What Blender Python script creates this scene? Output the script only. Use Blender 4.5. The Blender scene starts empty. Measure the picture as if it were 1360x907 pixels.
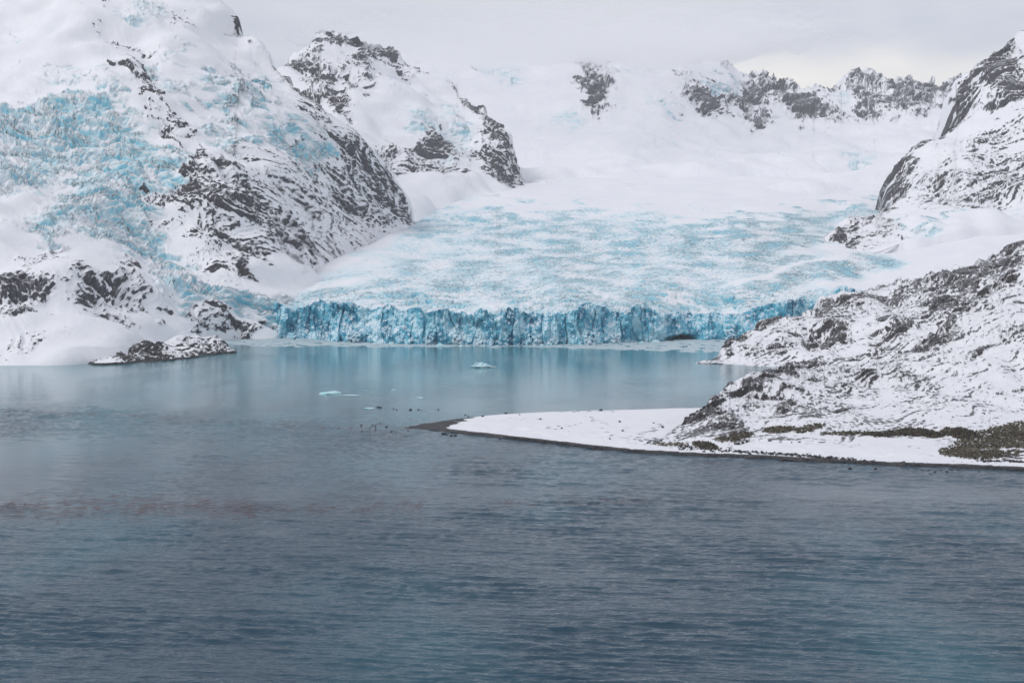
import bpy, bmesh, math, random
import numpy as np

# ------------------------------------------------------------------ camera, sky, sun, exposure
S = bpy.context.scene
COL = S.collection
R = math.radians
F = 1889.0            # focal length in units of the 1360 px wide frame (50 mm on 36 mm)
HZ = 330.0            # row of the sea horizon
H = 100.0             # eye height above the water, metres

cam = bpy.data.cameras.new('camera')
cam.sensor_width = 36.0
cam.lens = 50.0
cam.shift_y = -(453.5 - HZ) / 1360.0
cam.clip_start = 1.0
cam.clip_end = 40000.0
camo = bpy.data.objects.new('camera', cam)
COL.objects.link(camo)
camo.location = (0, 0, H)
camo.rotation_euler = (R(90), 0, 0)
S.camera = camo

SUN_EL, SUN_AZ = R(42), R(-128)      # azimuth measured from +Y towards +X
W = bpy.data.worlds.new('World')
S.world = W
W.use_nodes = True


class NT:
    """small node builder"""
    def __init__(s, tree):
        s.t = tree
        tree.nodes.clear()

    def n(s, kind, ins=None, **props):
        nd = s.t.nodes.new(kind)
        for k, v in props.items():
            setattr(nd, k, v)
        for k, v in (ins or {}).items():
            sock = nd.inputs[k]
            if isinstance(v, bpy.types.NodeSocket):
                s.t.links.new(v, sock)
            else:
                sock.default_value = v
        return nd

    def m(s, op, a, b=0.0, c=0.0, clamp=False):
        nd = s.t.nodes.new('ShaderNodeMath')
        nd.operation = op
        nd.use_clamp = clamp
        for i, v in enumerate((a, b, c)):
            if isinstance(v, bpy.types.NodeSocket):
                s.t.links.new(v, nd.inputs[i])
            else:
                nd.inputs[i].default_value = v
        return nd.outputs[0]

    def step(s, v, lo, hi, a=0.0, b=1.0):
        nd = s.n('ShaderNodeMapRange', {'Value': v, 'From Min': lo, 'From Max': hi, 'To Min': a, 'To Max': b},
                 interpolation_type='SMOOTHSTEP')
        return nd.outputs['Result']

    def mix(s, f, a, b):
        nd = s.t.nodes.new('ShaderNodeMix')
        nd.data_type = 'RGBA'
        for k, v in ((0, f), (6, a), (7, b)):
            if isinstance(v, bpy.types.NodeSocket):
                s.t.links.new(v, nd.inputs[k])
            else:
                nd.inputs[k].default_value = v if k == 0 else (*v, 1.0)[:4]
        return nd.outputs[2]

    def noise(s, vec, scale, detail=5.0, rough=0.6, dist=0.0):
        return s.n('ShaderNodeTexNoise', {'Vector': vec, 'Scale': scale, 'Detail': detail, 'Roughness': rough,
                                          'Distortion': dist}).outputs['Fac']

    def attr(s, name):
        return s.n('ShaderNodeAttribute', attribute_name=name).outputs['Fac']


def build_world():
    g = NT(W.node_tree)
    sky = g.n('ShaderNodeTexSky', sky_type='NISHITA', sun_disc=False, sun_elevation=SUN_EL,
              sun_rotation=SUN_AZ, altitude=100.0, air_density=1.0, dust_density=2.0, ozone_density=1.0)
    tc = g.n('ShaderNodeTexCoord').outputs['Generated']
    sep = g.n('ShaderNodeSeparateXYZ', {'Vector': tc})
    x, y, z = sep.outputs
    # stratus deck: soft grey, mottled; a clear bright band low in the north-east under its edge
    stretched = g.n('ShaderNodeMapping', {'Vector': tc, 'Scale': (1.0, 1.0, 3.5)}).outputs[0]
    n1 = g.noise(stretched, 3.2, 5, 0.55, 0.3)
    n2 = g.noise(stretched, 9.0, 4, 0.5)
    nn = g.m('ADD', g.m('MULTIPLY', n1, 0.7), g.m('MULTIPLY', n2, 0.3))
    K = 7.3
    deck = g.mix(g.step(nn, 0.36, 0.64), (0.64 * K, 0.675 * K, 0.79 * K), (0.80 * K, 0.815 * K, 0.88 * K))
    band = g.mix(g.step(n2, 0.4, 0.62), (1.0 * K, 0.975 * K, 0.94 * K), (1.12 * K, 1.075 * K, 1.01 * K))
    edge = g.m('ADD', z, g.m('MULTIPLY', g.m('SUBTRACT', nn, 0.5), -0.05))
    up = g.step(edge, 0.118, 0.150)
    side = g.step(x, 0.06, 0.20)
    near = g.m('MULTIPLY', g.m('SUBTRACT', 1.0, up), side)
    # the deck brightens towards the middle of the view where the cloud is thin
    dx = g.m('SUBTRACT', x, 0.03)
    thin = g.step(g.m('ABSOLUTE', dx), 0.22, 0.0)
    low = g.step(z, 0.21, 0.12)
    deck = g.mix(g.m('MULTIPLY', g.m('MULTIPLY', thin, low), g.step(y, 0.0, 0.5)), deck, (0.83 * K, 0.84 * K, 0.89 * K))
    col = g.mix(near, deck, band)
    col = g.mix(0.94, sky.outputs[0], col)
    bg = g.n('ShaderNodeBackground', {'Color': col, 'Strength': 0.10})
    out = g.n('ShaderNodeOutputWorld')
    g.t.links.new(bg.outputs[0], out.inputs['Surface'])


build_world()

sun = bpy.data.lights.new('sun', 'SUN')
sun.energy = 1.0
sun.angle = R(18)
sun.color = (1.0, 0.97, 0.93)
suno = bpy.data.objects.new('sun', sun)
COL.objects.link(suno)
suno.location = (-400, -300, 900)
# the lamp shines from azimuth SUN_AZ (from +Y towards +X), elevation SUN_EL
suno.rotation_euler = (R(90) - SUN_EL, 0, -SUN_AZ + math.pi)

S.view_settings.view_transform = 'Standard'
S.view_settings.look = 'None'
S.view_settings.gamma = 1.0
S.view_settings.use_curve_mapping = False
S.view_settings.exposure = 0.30
S.cycles.use_denoising = True
S.cycles.max_bounces = 6
S.cycles.diffuse_bounces = 3
S.cycles.glossy_bounces = 2
S.cycles.volume_bounces = 4
S.cycles.transparent_max_bounces = 6

# ------------------------------------------------------------------ noise
RNG = np.random.default_rng(11)


def band_tile(n, k0, seed):
    r = np.random.default_rng(seed)
    k = np.fft.fftfreq(n) * n
    kk = np.hypot(k[:, None], k[None, :])
    amp = np.exp(-((np.log2(np.maximum(kk, 1e-6) / k0)) / 0.55) ** 2)
    a = np.fft.ifft2(np.fft.fft2(r.standard_normal((n, n))) * amp).real
    return (a / a.std()).astype(np.float32)


def cell_tile(n, m, seed):
    r = np.random.default_rng(seed)
    jx, jy, val = r.random((m, m)), r.random((m, m)), r.random((m, m))
    g = (np.arange(n) + 0.5) * m / n
    gx, gy = np.meshgrid(g, g, indexing='ij')
    ix, iy = gx.astype(int), gy.astype(int)
    f1 = np.full((n, n), 9.0)
    f2 = np.full((n, n), 9.0)
    v1 = np.zeros((n, n))
    for a in (-1, 0, 1):
        for b in (-1, 0, 1):
            cx, cy = (ix + a) % m, (iy + b) % m
            d = np.hypot(ix + a + jx[cx, cy] - gx, iy + b + jy[cx, cy] - gy)
            near = d < f1
            f2 = np.where(near, f1, np.minimum(f2, d))
            v1 = np.where(near, val[cx, cy], v1)
            f1 = np.where(near, d, f1)
    return v1.astype(np.float32), (f2 - f1).astype(np.float32)


TN, TK = 1024, 64.0
TILE = band_tile(TN, TK, 3)
CN, CM = 1024, 48
CVAL, CEDGE = cell_tile(CN, CM, 5)


def bil(tile, x, y):
    n = tile.shape[0]
    x0, y0 = np.floor(x), np.floor(y)
    fx, fy = (x - x0).astype(np.float32), (y - y0).astype(np.float32)
    i, j = x0.astype(np.int64) % n, y0.astype(np.int64) % n
    i1, j1 = (i + 1) % n, (j + 1) % n
    return (tile[i, j] * (1 - fx) * (1 - fy) + tile[i1, j] * fx * (1 - fy)
            + tile[i, j1] * (1 - fx) * fy + tile[i1, j1] * fx * fy)


def pn(x, y, seed=0):
    """smooth noise, unit std, about one cycle per unit length"""
    c, s = math.cos(0.7 * seed + 0.3), math.sin(0.7 * seed + 0.3)
    k = TN / TK
    return bil(TILE, (x * c - y * s) * k + 131.7 * seed + 40000, (x * s + y * c) * k + 77.3 * seed + 40000)


def fbm(x, y, seed=0, octv=5, gain=0.5):
    o, a, f = 0.0, 1.0, 1.0
    for i in range(octv):
        o = o + a * pn(x * f, y * f, seed + 5 * i)
        a *= gain
        f *= 2.03
    return o


def ridged(x, y, seed=0, octv=5, gain=0.55):
    o, a, f, w = 0.0, 1.0, 1.0, 1.0
    for i in range(octv):
        r = 1.0 - np.minimum(np.abs(pn(x * f, y * f, seed + 7 * i)) * 0.9, 1.6)
        o = o + a * w * r
        w = np.clip(r * 1.2, 0.25, 1.0)
        a *= gain
        f *= 2.07
    return o


def cells(x, y, seed=0):
    k = CN / CM
    xx, yy = x * k + 91 * seed + 20000, y * k + 57 * seed + 20000
    i, j = xx.astype(np.int64) % CN, yy.astype(np.int64) % CN
    return CVAL[i, j], bil(CEDGE, xx, yy)


def sstep(v, a, b):
    t = np.clip((v - a) / (b - a), 0, 1)
    return t * t * (3 - 2 * t)


# ------------------------------------------------------------------ surveying helpers
def at(u, v, d):
    """point at distance d (along +Y) seen at photo column u, row v"""
    return np.array([(u - 680.0) / F * d, d, H + (HZ - v) / F * d])


def dwater(v):
    return H * F / (np.asarray(v, float) - HZ)


def curve(pts):
    p = np.array(pts, float)

    def f(u):
        # monotone cubic interpolation
        x, y = p[:, 0], p[:, 1]
        h = np.diff(x)
        dl = np.diff(y) / h
        m = np.zeros(len(x))
        m[1:-1] = np.where(dl[:-1] * dl[1:] > 0, 2 * dl[:-1] * dl[1:] / (dl[:-1] + dl[1:] + 1e-12), 0)
        m[0], m[-1] = dl[0], dl[-1]
        u = np.asarray(u, float)
        i = np.clip(np.searchsorted(x, u) - 1, 0, len(x) - 2)
        t = np.clip((u - x[i]) / h[i], 0, 1)
        return (y[i] * (1 + 2 * t) * (1 - t) ** 2 + m[i] * h[i] * t * (1 - t) ** 2
                + y[i + 1] * t * t * (3 - 2 * t) + m[i + 1] * h[i] * t * t * (t - 1))
    return f


def linear(pts):
    p = np.array(pts, float)
    return lambda u: np.interp(u, p[:, 0], p[:, 1])


class Depth:
    """thin plate spline through (u, v, distance)"""
    def __init__(s, pts, smooth=1e-3):
        p = np.array(pts, float)
        s.c = p[:, :2] / 400.0
        z = np.log(p[:, 2])
        n = len(p)
        A = np.zeros((n + 3, n + 3))
        A[:n, :n] = s.k(s.c, s.c) + smooth * np.eye(n)
        A[:n, n] = 1
        A[:n, n + 1:] = s.c
        A[n:, :n] = A[:n, n:].T
        s.w = np.linalg.solve(A, np.concatenate([z, [0, 0, 0]]))

    @staticmethod
    def k(a, b):
        r2 = ((a[:, None, :] - b[None, :, :]) ** 2).sum(-1)
        return 0.5 * r2 * np.log(r2 + 1e-9)

    def __call__(s, u, v):
        q = np.stack([np.ravel(u), np.ravel(v)], 1) / 400.0
        n = len(s.c)
        o = np.zeros(len(q))
        for a in range(0, len(q), 200000):
            qq = q[a:a + 200000]
            o[a:a + 200000] = s.k(qq, s.c) @ s.w[:n] + s.w[n] + qq @ s.w[n + 1:]
        return np.exp(o).reshape(np.shape(u))


def normals(P):
    du = np.gradient(P, axis=1)
    dv = np.gradient(P, axis=0)
    n = np.cross(du, dv)
    n /= np.linalg.norm(n, axis=-1, keepdims=True) + 1e-9
    return n


def blobs(U, V, lst):
    """soft union of elliptical patches (u, v, ru, rv, tilt, strength)"""
    o = np.ones(U.shape, np.float32)
    for (u, v, ru, rv, a, s) in lst:
        c, sn = math.cos(R(a)), math.sin(R(a))
        dx, dy = U - u, V - v
        p, q = (dx * c + dy * sn) / ru, (-dx * sn + dy * c) / rv
        d2 = p * p + q * q
        o *= 1 - s * np.exp(-d2 * d2 * 0.7)
    return 1 - o


def sheet(name, P, mat, attrs=None, parent=None, flat=False):
    nr, nc = P.shape[:2]
    me = bpy.data.meshes.new(name)
    nv = nr * nc
    me.vertices.add(nv)
    me.vertices.foreach_set('co', np.ascontiguousarray(P.reshape(-1), np.float32))
    idx = np.arange(nv, dtype=np.int32).reshape(nr, nc)
    q = np.stack([idx[:-1, :-1], idx[:-1, 1:], idx[1:, 1:], idx[1:, :-1]], -1).reshape(-1, 4)
    nf = len(q)
    me.loops.add(nf * 4)
    me.polygons.add(nf)
    me.loops.foreach_set('vertex_index', q.reshape(-1))
    me.polygons.foreach_set('loop_start', np.arange(0, nf * 4, 4, dtype=np.int32))
    me.polygons.foreach_set('loop_total', np.full(nf, 4, np.int32))
    me.update(calc_edges=True)
    for k, a in (attrs or {}).items():
        at_ = me.attributes.new(k, 'FLOAT', 'POINT')
        at_.data.foreach_set('value', np.ascontiguousarray(a.reshape(-1), np.float32))
    (me.shade_flat if flat else me.shade_smooth)()
    me.materials.append(mat)
    o = bpy.data.objects.new(name, me)
    COL.objects.link(o)
    if parent:
        o.parent = parent
    return o


def tag(o, label=None, cat=None, group=None, kind=None):
    for k, v in (('label', label), ('category', cat), ('group', group), ('kind', kind)):
        if v:
            o[k] = v
    return o


# ------------------------------------------------------------------ materials
def new_mat(name):
    m = bpy.data.materials.new(name)
    m.use_nodes = True
    return m, NT(m.node_tree)


def finish(g, color, rough=0.8, bump=None, spec=0.2, **extra):
    ins = {'Base Color': color, 'Roughness': rough, 'Specular IOR Level': spec}
    if bump is not None:
        ins['Normal'] = bump
    ins.update(extra)
    b = g.n('ShaderNodeBsdfPrincipled', ins)
    out = g.n('ShaderNodeOutputMaterial')
    g.t.links.new(b.outputs[0], out.inputs['Surface'])


SNOW = (0.86, 0.865, 0.885)


def terrain_mat(name, streak=25.0, fine=1 / 9.0, dark=(0.028, 0.028, 0.034), pale=(0.13, 0.125, 0.13), along=0.35,
                dust=0.6, speck=0.25, pale_ice=(0.58, 0.775, 0.84), deep_ice=(0.24, 0.54, 0.66)):
    """snow, bare rock (attribute rk) and blue glacier ice (attribute ic)"""
    m, g = new_mat(name)
    obj = g.n('ShaderNodeTexCoord').outputs['Object']
    rot = g.n('ShaderNodeMapping', {'Vector': obj, 'Rotation': (0, R(streak), 0), 'Scale': (1, 0.6, along)}).outputs[0]
    rk, ic = g.attr('rk'), g.attr('ic')
    nz = g.n('ShaderNodeSeparateXYZ', {'Vector': g.n('ShaderNodeNewGeometry').outputs['Normal']}).outputs[2]
    slope = g.m('SUBTRACT', 1.0, nz)
    n1 = g.noise(rot, fine, 7, 0.68, 0.4)
    n2 = g.noise(rot, fine * 4.3, 5, 0.65)
    n3 = g.noise(obj, fine * 0.28, 4, 0.6)
    v = g.m('ADD', rk, g.m('MULTIPLY', g.m('SUBTRACT', n1, 0.5), 0.75))
    v = g.m('ADD', v, g.m('MULTIPLY', g.m('SUBTRACT', n2, 0.5), 0.6))
    v = g.m('ADD', v, g.m('MULTIPLY', g.m('SUBTRACT', slope, 0.32), 0.22))
    rock = g.step(v, 0.38, 0.66)
    rc = g.mix(g.step(n2, 0.3, 0.7), dark, pale)
    rc = g.mix(g.m('MULTIPLY', g.step(n3, 0.4, 0.7), 0.5), rc, (0.085, 0.072, 0.066))
    # thin snow caught on ledges
    ledge = g.m('MULTIPLY', g.step(g.m('ADD', nz, g.m('MULTIPLY', g.m('SUBTRACT', n2, 0.5), 1.6)), 0.72, 0.98), dust)
    rc = g.mix(ledge, rc, (0.62, 0.63, 0.66))
    i1 = g.noise(obj, 1 / 14.0, 6, 0.66, 0.6)
    i2 = g.noise(obj, 1 / 3.2, 4, 0.6)
    iv = g.m('ADD', ic, g.m('MULTIPLY', g.m('SUBTRACT', i1, 0.5), 0.7))
    iv = g.m('ADD', iv, g.m('MULTIPLY', g.m('SUBTRACT', slope, 0.35), 0.5))
    iv = g.m('ADD', iv, g.m('MULTIPLY', g.m('SUBTRACT', i2, 0.5), 0.2))
    icef = g.m('MULTIPLY', g.step(iv, 0.45, 1.0), g.step(ic, 0.02, 0.15))
    icol = g.mix(g.step(iv, 0.75, 1.45), pale_ice, deep_ice)
    snow = g.mix(g.step(n3, 0.3, 0.7), SNOW, (0.82, 0.83, 0.865))
    # specks of grit and stone poking through
    sp = g.m('MULTIPLY', g.step(n2, 0.62, 0.72), g.m('MULTIPLY', g.step(rk, 0.06, 0.3), speck))
    snow = g.mix(sp, snow, (0.16, 0.15, 0.15))
    tint = g.mix(g.step(ic, 0.05, 0.8), snow, (0.64, 0.79, 0.85))
    c = g.mix(icef, tint, icol)
    c = g.mix(rock, c, rc)
    hgt = g.m('ADD', g.m('MULTIPLY', n1, 1.6), g.m('MULTIPLY', n2, 0.5))
    hgt = g.m('MULTIPLY', hgt, g.m('ADD', 0.3, g.m('MULTIPLY', rock, 1.5)))
    hgt = g.m('ADD', hgt, g.m('MULTIPLY', g.m('ADD', i1, g.m('MULTIPLY', i2, 0.3)), g.m('MULTIPLY', icef, 1.6)))
    bump = g.n('ShaderNodeBump', {'Height': hgt, 'Strength': 0.9, 'Distance': 1.6}).outputs[0]
    finish(g, c, g.m('SUBTRACT', 0.85, g.m('MULTIPLY', icef, 0.4)), bump, 0.25)
    return m


def ice_mat(name):
    m, g = new_mat(name)
    obj = g.n('ShaderNodeTexCoord').outputs['Object']
    ic, dirt = g.attr('ic'), g.attr('dirt')
    geo = g.n('ShaderNodeNewGeometry')
    nz = g.n('ShaderNodeSeparateXYZ', {'Vector': geo.outputs['Normal']}).outputs[2]
    vert = g.n('ShaderNodeMapping', {'Vector': obj, 'Scale': (1, 1, 0.3)}).outputs[0]
    n1 = g.noise(vert, 1 / 5.5, 6, 0.65, 0.5)
    n2 = g.noise(obj, 1 / 11.0, 5, 0.62, 0.8)
    n3 = g.noise(obj, 1 / 1.6, 4, 0.6)
    v = g.m('ADD', ic, g.m('MULTIPLY', g.m('SUBTRACT', n1, 0.5), 1.0))
    v = g.m('ADD', v, g.m('MULTIPLY', g.m('SUBTRACT', n2, 0.5), 0.9))
    c = g.mix(g.step(v, 0.15, 0.55), (0.48, 0.745, 0.83), (0.19, 0.55, 0.68))
    c = g.mix(g.step(v, 0.5, 0.95), c, (0.07, 0.40, 0.55))
    c = g.mix(g.step(v, 0.95, 1.25), c, (0.03, 0.24, 0.36))
    top = g.m('ADD', nz, g.m('MULTIPLY', g.m('SUBTRACT', n3, 0.5), 0.8))
    c = g.mix(g.m('MULTIPLY', g.step(top, 0.45, 0.8), 0.9), c, (0.80, 0.83, 0.87))
    white = g.m('ADD', g.attr('snow'), g.m('MULTIPLY', g.m('SUBTRACT', n2, 0.5), 1.2))
    c = g.mix(g.m('MULTIPLY', g.step(white, 0.5, 0.75), 0.75), c, (0.62, 0.70, 0.76))
    dv = g.m('ADD', dirt, g.m('MULTIPLY', g.m('SUBTRACT', n1, 0.5), 1.0))
    c = g.mix(g.m('MULTIPLY', g.step(dv, 0.5, 0.9), 0.6), c, (0.24, 0.25, 0.26))
    hgt = g.m('ADD', g.m('MULTIPLY', n1, 1.6), g.m('ADD', n2, g.m('MULTIPLY', n3, 0.3)))
    bump = g.n('ShaderNodeBump', {'Height': hgt, 'Strength': 0.6, 'Distance': 1.0}).outputs[0]
    finish(g, c, 0.45, bump, 0.35)
    return m


def water_mat():
    m, g = new_mat('sea_water')
    obj = g.n('ShaderNodeTexCoord').outputs['Object']
    calm, silt, foam = g.attr('calm'), g.attr('silt'), g.attr('foam')
    w1 = g.n('ShaderNodeMapping', {'Vector': obj, 'Rotation': (0, 0, R(9)), 'Scale': (0.38, 1.0, 1.0)}).outputs[0]
    w2 = g.n('ShaderNodeMapping', {'Vector': obj, 'Rotation': (0, 0, R(-4)), 'Scale': (0.5, 1.0, 1.0)}).outputs[0]
    a = g.noise(w1, 1 / 3.2, 4, 0.62, 0.6)
    b = g.noise(w2, 1 / 1.1, 3, 0.6, 0.3)
    hgt = g.m('ADD', g.m('MULTIPLY', a, 1.5), g.m('MULTIPLY', b, 0.45))
    hgt = g.m('MULTIPLY', hgt, g.m('SUBTRACT', 1.0, g.m('MULTIPLY', calm, 0.86)))
    bump = g.n('ShaderNodeBump', {'Height': hgt, 'Strength': 0.8, 'Distance': 0.55}).outputs[0]
    base = g.mix(silt, (0.010, 0.047, 0.078), (0.085, 0.245, 0.295))
    f = g.noise(obj, 1 / 2.5, 5, 0.7, 0.5)
    ff = g.step(g.m('ADD', foam, g.m('MULTIPLY', g.m('SUBTRACT', f, 0.5), 1.0)), 0.45, 0.7)
    base = g.mix(ff, base, (0.62, 0.65, 0.70))
    rough = g.m('ADD', 0.09, g.m('MULTIPLY', ff, 0.5))
    finish(g, base, rough, bump, 0.5, IOR=1.333)
    return m


def plain_mat(name, c0, c1, scale, rough=0.8, bump=0.3, cov=None, spec=0.2):
    """two-tone rock, gravel, plant or ice; cov adds snow lying on the upward faces"""
    m, g = new_mat(name)
    obj = g.n('ShaderNodeTexCoord').outputs['Object']
    n = g.noise(obj, scale, 6, 0.65, 0.3)
    c = g.mix(g.step(n, 0.3, 0.7), c0, c1)
    if cov is not None:
        nz = g.n('ShaderNodeSeparateXYZ', {'Vector': g.n('ShaderNodeNewGeometry').outputs['Normal']}).outputs[2]
        t = g.m('ADD', nz, g.m('MULTIPLY', g.m('SUBTRACT', n, 0.5), 1.0))
        c = g.mix(g.step(t, cov, cov + 0.15), c, SNOW)
    b = g.n('ShaderNodeBump', {'Height': n, 'Strength': 0.7, 'Distance': bump}).outputs[0]
    finish(g, c, rough, b, spec)
    return m


M_WEST = terrain_mat('snow_rock_icefall', streak=28, fine=1 / 7.0, dark=(0.02, 0.02, 0.026), pale=(0.14, 0.135, 0.148), dust=0.78, deep_ice=(0.22, 0.57, 0.70))
M_MID = terrain_mat('snow_rock_shoulder', streak=24, fine=1 / 10.0)
M_BACK = terrain_mat('snow_rock_headwall', streak=-14, fine=1 / 14.0, along=0.3)
M_EAST = terrain_mat('snow_rock_ledges', streak=62, fine=1 / 8.0, along=0.25)
M_NEAR = terrain_mat('snow_rock_hillside', streak=58, fine=1 / 3.8, along=0.3, dark=(0.020, 0.019, 0.022),
                     pale=(0.115, 0.107, 0.109), speck=0.8, dust=0.4)
M_HEAD = terrain_mat('snow_rock_headland', streak=30, fine=1 / 5.0, dark=(0.018, 0.017, 0.02), pale=(0.06, 0.056, 0.058), dust=0.06)
M_GLAC = terrain_mat('glacier_snow_ice', streak=0, fine=1 / 10.0, along=1.0, pale_ice=(0.52, 0.755, 0.83), deep_ice=(0.16, 0.48, 0.62))
M_CLIFF = ice_mat('blue_glacier_ice')
M_WATER = water_mat()

# ------------------------------------------------------------------ water
def build_water():
    us = np.concatenate([np.linspace(-5200, -160, 90, endpoint=False), np.linspace(-160, 1520, 1100, endpoint=False),
                         np.linspace(1520, 6600, 90)])
    vs = np.concatenate([np.linspace(364, 440, 40, endpoint=False), np.linspace(440, 980, 670, endpoint=False),
                         np.geomspace(980, 2600, 70)])
    U, V = np.meshgrid(us, vs[::-1])
    D = dwater(V)
    X = (U - 680) / F * D
    # calm inner lagoon and slicks, silty meltwater near the ice
    shore = linear([(-600, 905), (0, 880), (520, 800), (900, 760), (1400, 700)])(U)
    calm = sstep(D, shore - 40, shore + 90)
    calm = np.maximum(calm, 0.86 * sstep(U, 640, 200) * sstep(V + 14 * pn(U / 160, V / 30, 2), 715, 655) * sstep(V, 560, 600))
    calm = np.maximum(calm, 0.5 * np.exp(-((V - 655 - (U - 900) * 0.01) / 16) ** 2) * sstep(U, 500, 900))
    calm = np.clip(calm + 0.16 * fbm(X / 160, D / 420, 4, 3) * (calm > 0.02), 0, 1)
    silt = sstep(D, 720, 1150) * 0.75 + 0.25 * sstep(D, 1150, 1420)
    silt += 0.22 * sstep(D, 560, 740) * sstep(U, 1000, 500)
    silt = np.clip(silt + 0.08 * fbm(X / 120, D / 300, 9, 3), 0, 1)
    foam = np.zeros(U.shape, np.float32)
    for (u0, v0, u1, v1, wd, s) in ((430, 651, 640, 646, 1.2, .42), (540, 648, 620, 645, 0.9, .5),
                                    (1050, 641, 1110, 643, 1.2, .55), (1180, 627, 1360, 633, 1.0, .5),
                                    (700, 588, 830, 600, 0.9, .35), (900, 641, 1000, 644, 1.0, .35)):
        t = np.clip((U - u0) / (u1 - u0), -0.2, 1.2)
        inside = sstep(t, -0.15, 0.2) * sstep(t, 1.15, 0.8)
        foam = np.maximum(foam, s * inside * np.exp(-((V - (v0 + (v1 - v0) * t)) / wd) ** 2))
    amp = 1 - 0.93 * calm
    DD = D + 0.15 * X
    z = 0.12 * fbm(X / 60, DD / 9.5, 1, 2) + 0.095 * fbm(X / 34, DD / 5.0, 2, 2) + 0.065 * fbm(X / 14, DD / 2.4, 3, 2) + 0.028 * pn(X / 6, DD / 1.25, 7)
    z += 0.05 * fbm(X / 150, D / 26, 6, 2)
    z *= amp * np.clip(0.95 + 0.22 * fbm(X / 130, D / 90, 8, 2), 0.6, 1.5)
    # low swells breaking along the beach
    for (u0, u1, v0, sl, hgt) in ((560, 860, 642, .004, .55), (1000, 1200, 634, .02, .7), (1040, 1150, 641, .015, .8),
                                  (960, 1360, 629, .012, .45), (1180, 1400, 637, .01, .4)):
        line = v0 + (U - u0) * sl + 0.8 * pn(U / 40, V * 0, 3)
        z += hgt * sstep(U, u0 - 30, u0 + 60) * sstep(U, u1 + 30, u1 - 60) * np.exp(-((V - line) / 1.4) ** 2)
    fade = sstep(U, -220, -100) * sstep(U, 1580, 1460) * sstep(V, 1150, 960)
    P = np.stack([X, D, z * fade], -1)
    o = sheet('sea_water', P, M_WATER, {'calm': calm, 'silt': silt, 'foam': foam})
    tag(o, 'rippled grey blue bay turning calm and teal towards the glacier', 'sea', kind='structure')


build_water()


# ------------------------------------------------------------------ mountains
def face(us, nv, top, bot, depth, back=(14, 30.0, 0.9), under=(4, 12.0), power=1.0, jag=0.0):
    """sheet of ground between two sky/foot lines; returns P, U, V, ok-rows mask, s (length up the slope)"""
    t = np.linspace(0, 1, nv) ** power
    vt, vb = top(us), bot(us)
    if jag:
        vt = vt + jag * (0.7 * fbm(us / 17, us * 0 + 3.1, 71, 4, 0.7) - 0.3 * np.abs(pn(us / 9, us * 0 + 1.7, 73)))
    V = vb[None, :] + (vt - vb)[None, :] * t[:, None]
    U = np.broadcast_to(us[None, :], V.shape)
    D = depth(U, V)
    P = np.stack([(U - 680) / F * D, D, H + (HZ - V) / F * D], -1)
    nb, step, fall = back
    if nb:
        k = np.arange(1, nb + 1, dtype=float)[:, None]
        s = step * k * (1 + 0.12 * k)
        drop = s * fall * np.minimum(1, 0.25 + 0.15 * k)
        B = np.stack([P[-1:, :, 0] + s * 0.0, P[-1:, :, 1] + s, P[-1:, :, 2] - drop], -1)
        P = np.concatenate([P, B])
        U = np.concatenate([U, np.repeat(U[-1:], nb, 0)])
        V = np.concatenate([V, np.repeat(V[-1:], nb, 0)])
    nu_, stp = under
    if nu_:
        k = np.arange(nu_, 0, -1, dtype=float)[:, None]
        B = np.stack([P[:1, :, 0] + 0 * k, P[:1, :, 1] - 0.5 * stp * k, P[:1, :, 2] - stp * k], -1)
        P = np.concatenate([B, P])
        U = np.concatenate([np.repeat(U[:1], nu_, 0), U])
        V = np.concatenate([np.repeat(V[:1], nu_, 0), V])
    return P, np.array(U), np.array(V), nu_


def slope_len(P, c=None):
    d = np.linalg.norm(np.diff(P[:, :, 1:], axis=0), axis=-1)
    s = np.concatenate([np.zeros((1, P.shape[1])), np.cumsum(d, 0)])
    # anchor by height so that neighbouring columns agree
    return s - s.mean(0, keepdims=True) * 0.0


def surf_coords(P):
    """world coordinates unrolled on a steep face: across, up the slope"""
    return P[..., 0], 0.62 * P[..., 1] + 0.95 * P[..., 2]


def relief(X, Y, lam, tilt, stretch, seed, octv=5, gain=0.56):
    """ribbed rock relief, elongated along the fall line / bedding"""
    c, s = math.cos(R(tilt)), math.sin(R(tilt))
    a, b = X * c + Y * s, -X * s + Y * c
    w = 0.24 * lam
    a = a + w * pn(a / (lam * 2.2), b / (lam * 3.0), seed + 1)
    b = b + w * pn(a / (lam * 1.9), b / (lam * 2.6), seed + 2)
    o, amp, l, wt = 0.0, 1.0, lam, 1.0
    for i in range(octv):
        st = 1 + (stretch - 1) * 0.62 ** i
        n = pn(a / l, b / (l * st), seed + 3 + 7 * i)
        r = 0.75 - 0.5 * np.minimum(np.abs(n), 1.7) + 0.42 * n
        o = o + amp * wt * r
        wt = np.clip(0.45 + r * 0.8, 0.35, 1.2)
        amp *= gain
        l *= 0.47
    return o


def steepness(fn, X, Y, d, lee=0.45):
    """how steep and lee-side the small relief is, unit spread"""
    h = fn(X, Y)
    g = (fn(X, Y + d) - h) + lee * (h - fn(X + d, Y))
    return h, (g - g.mean()) / (g.std() + 1e-6)


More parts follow.
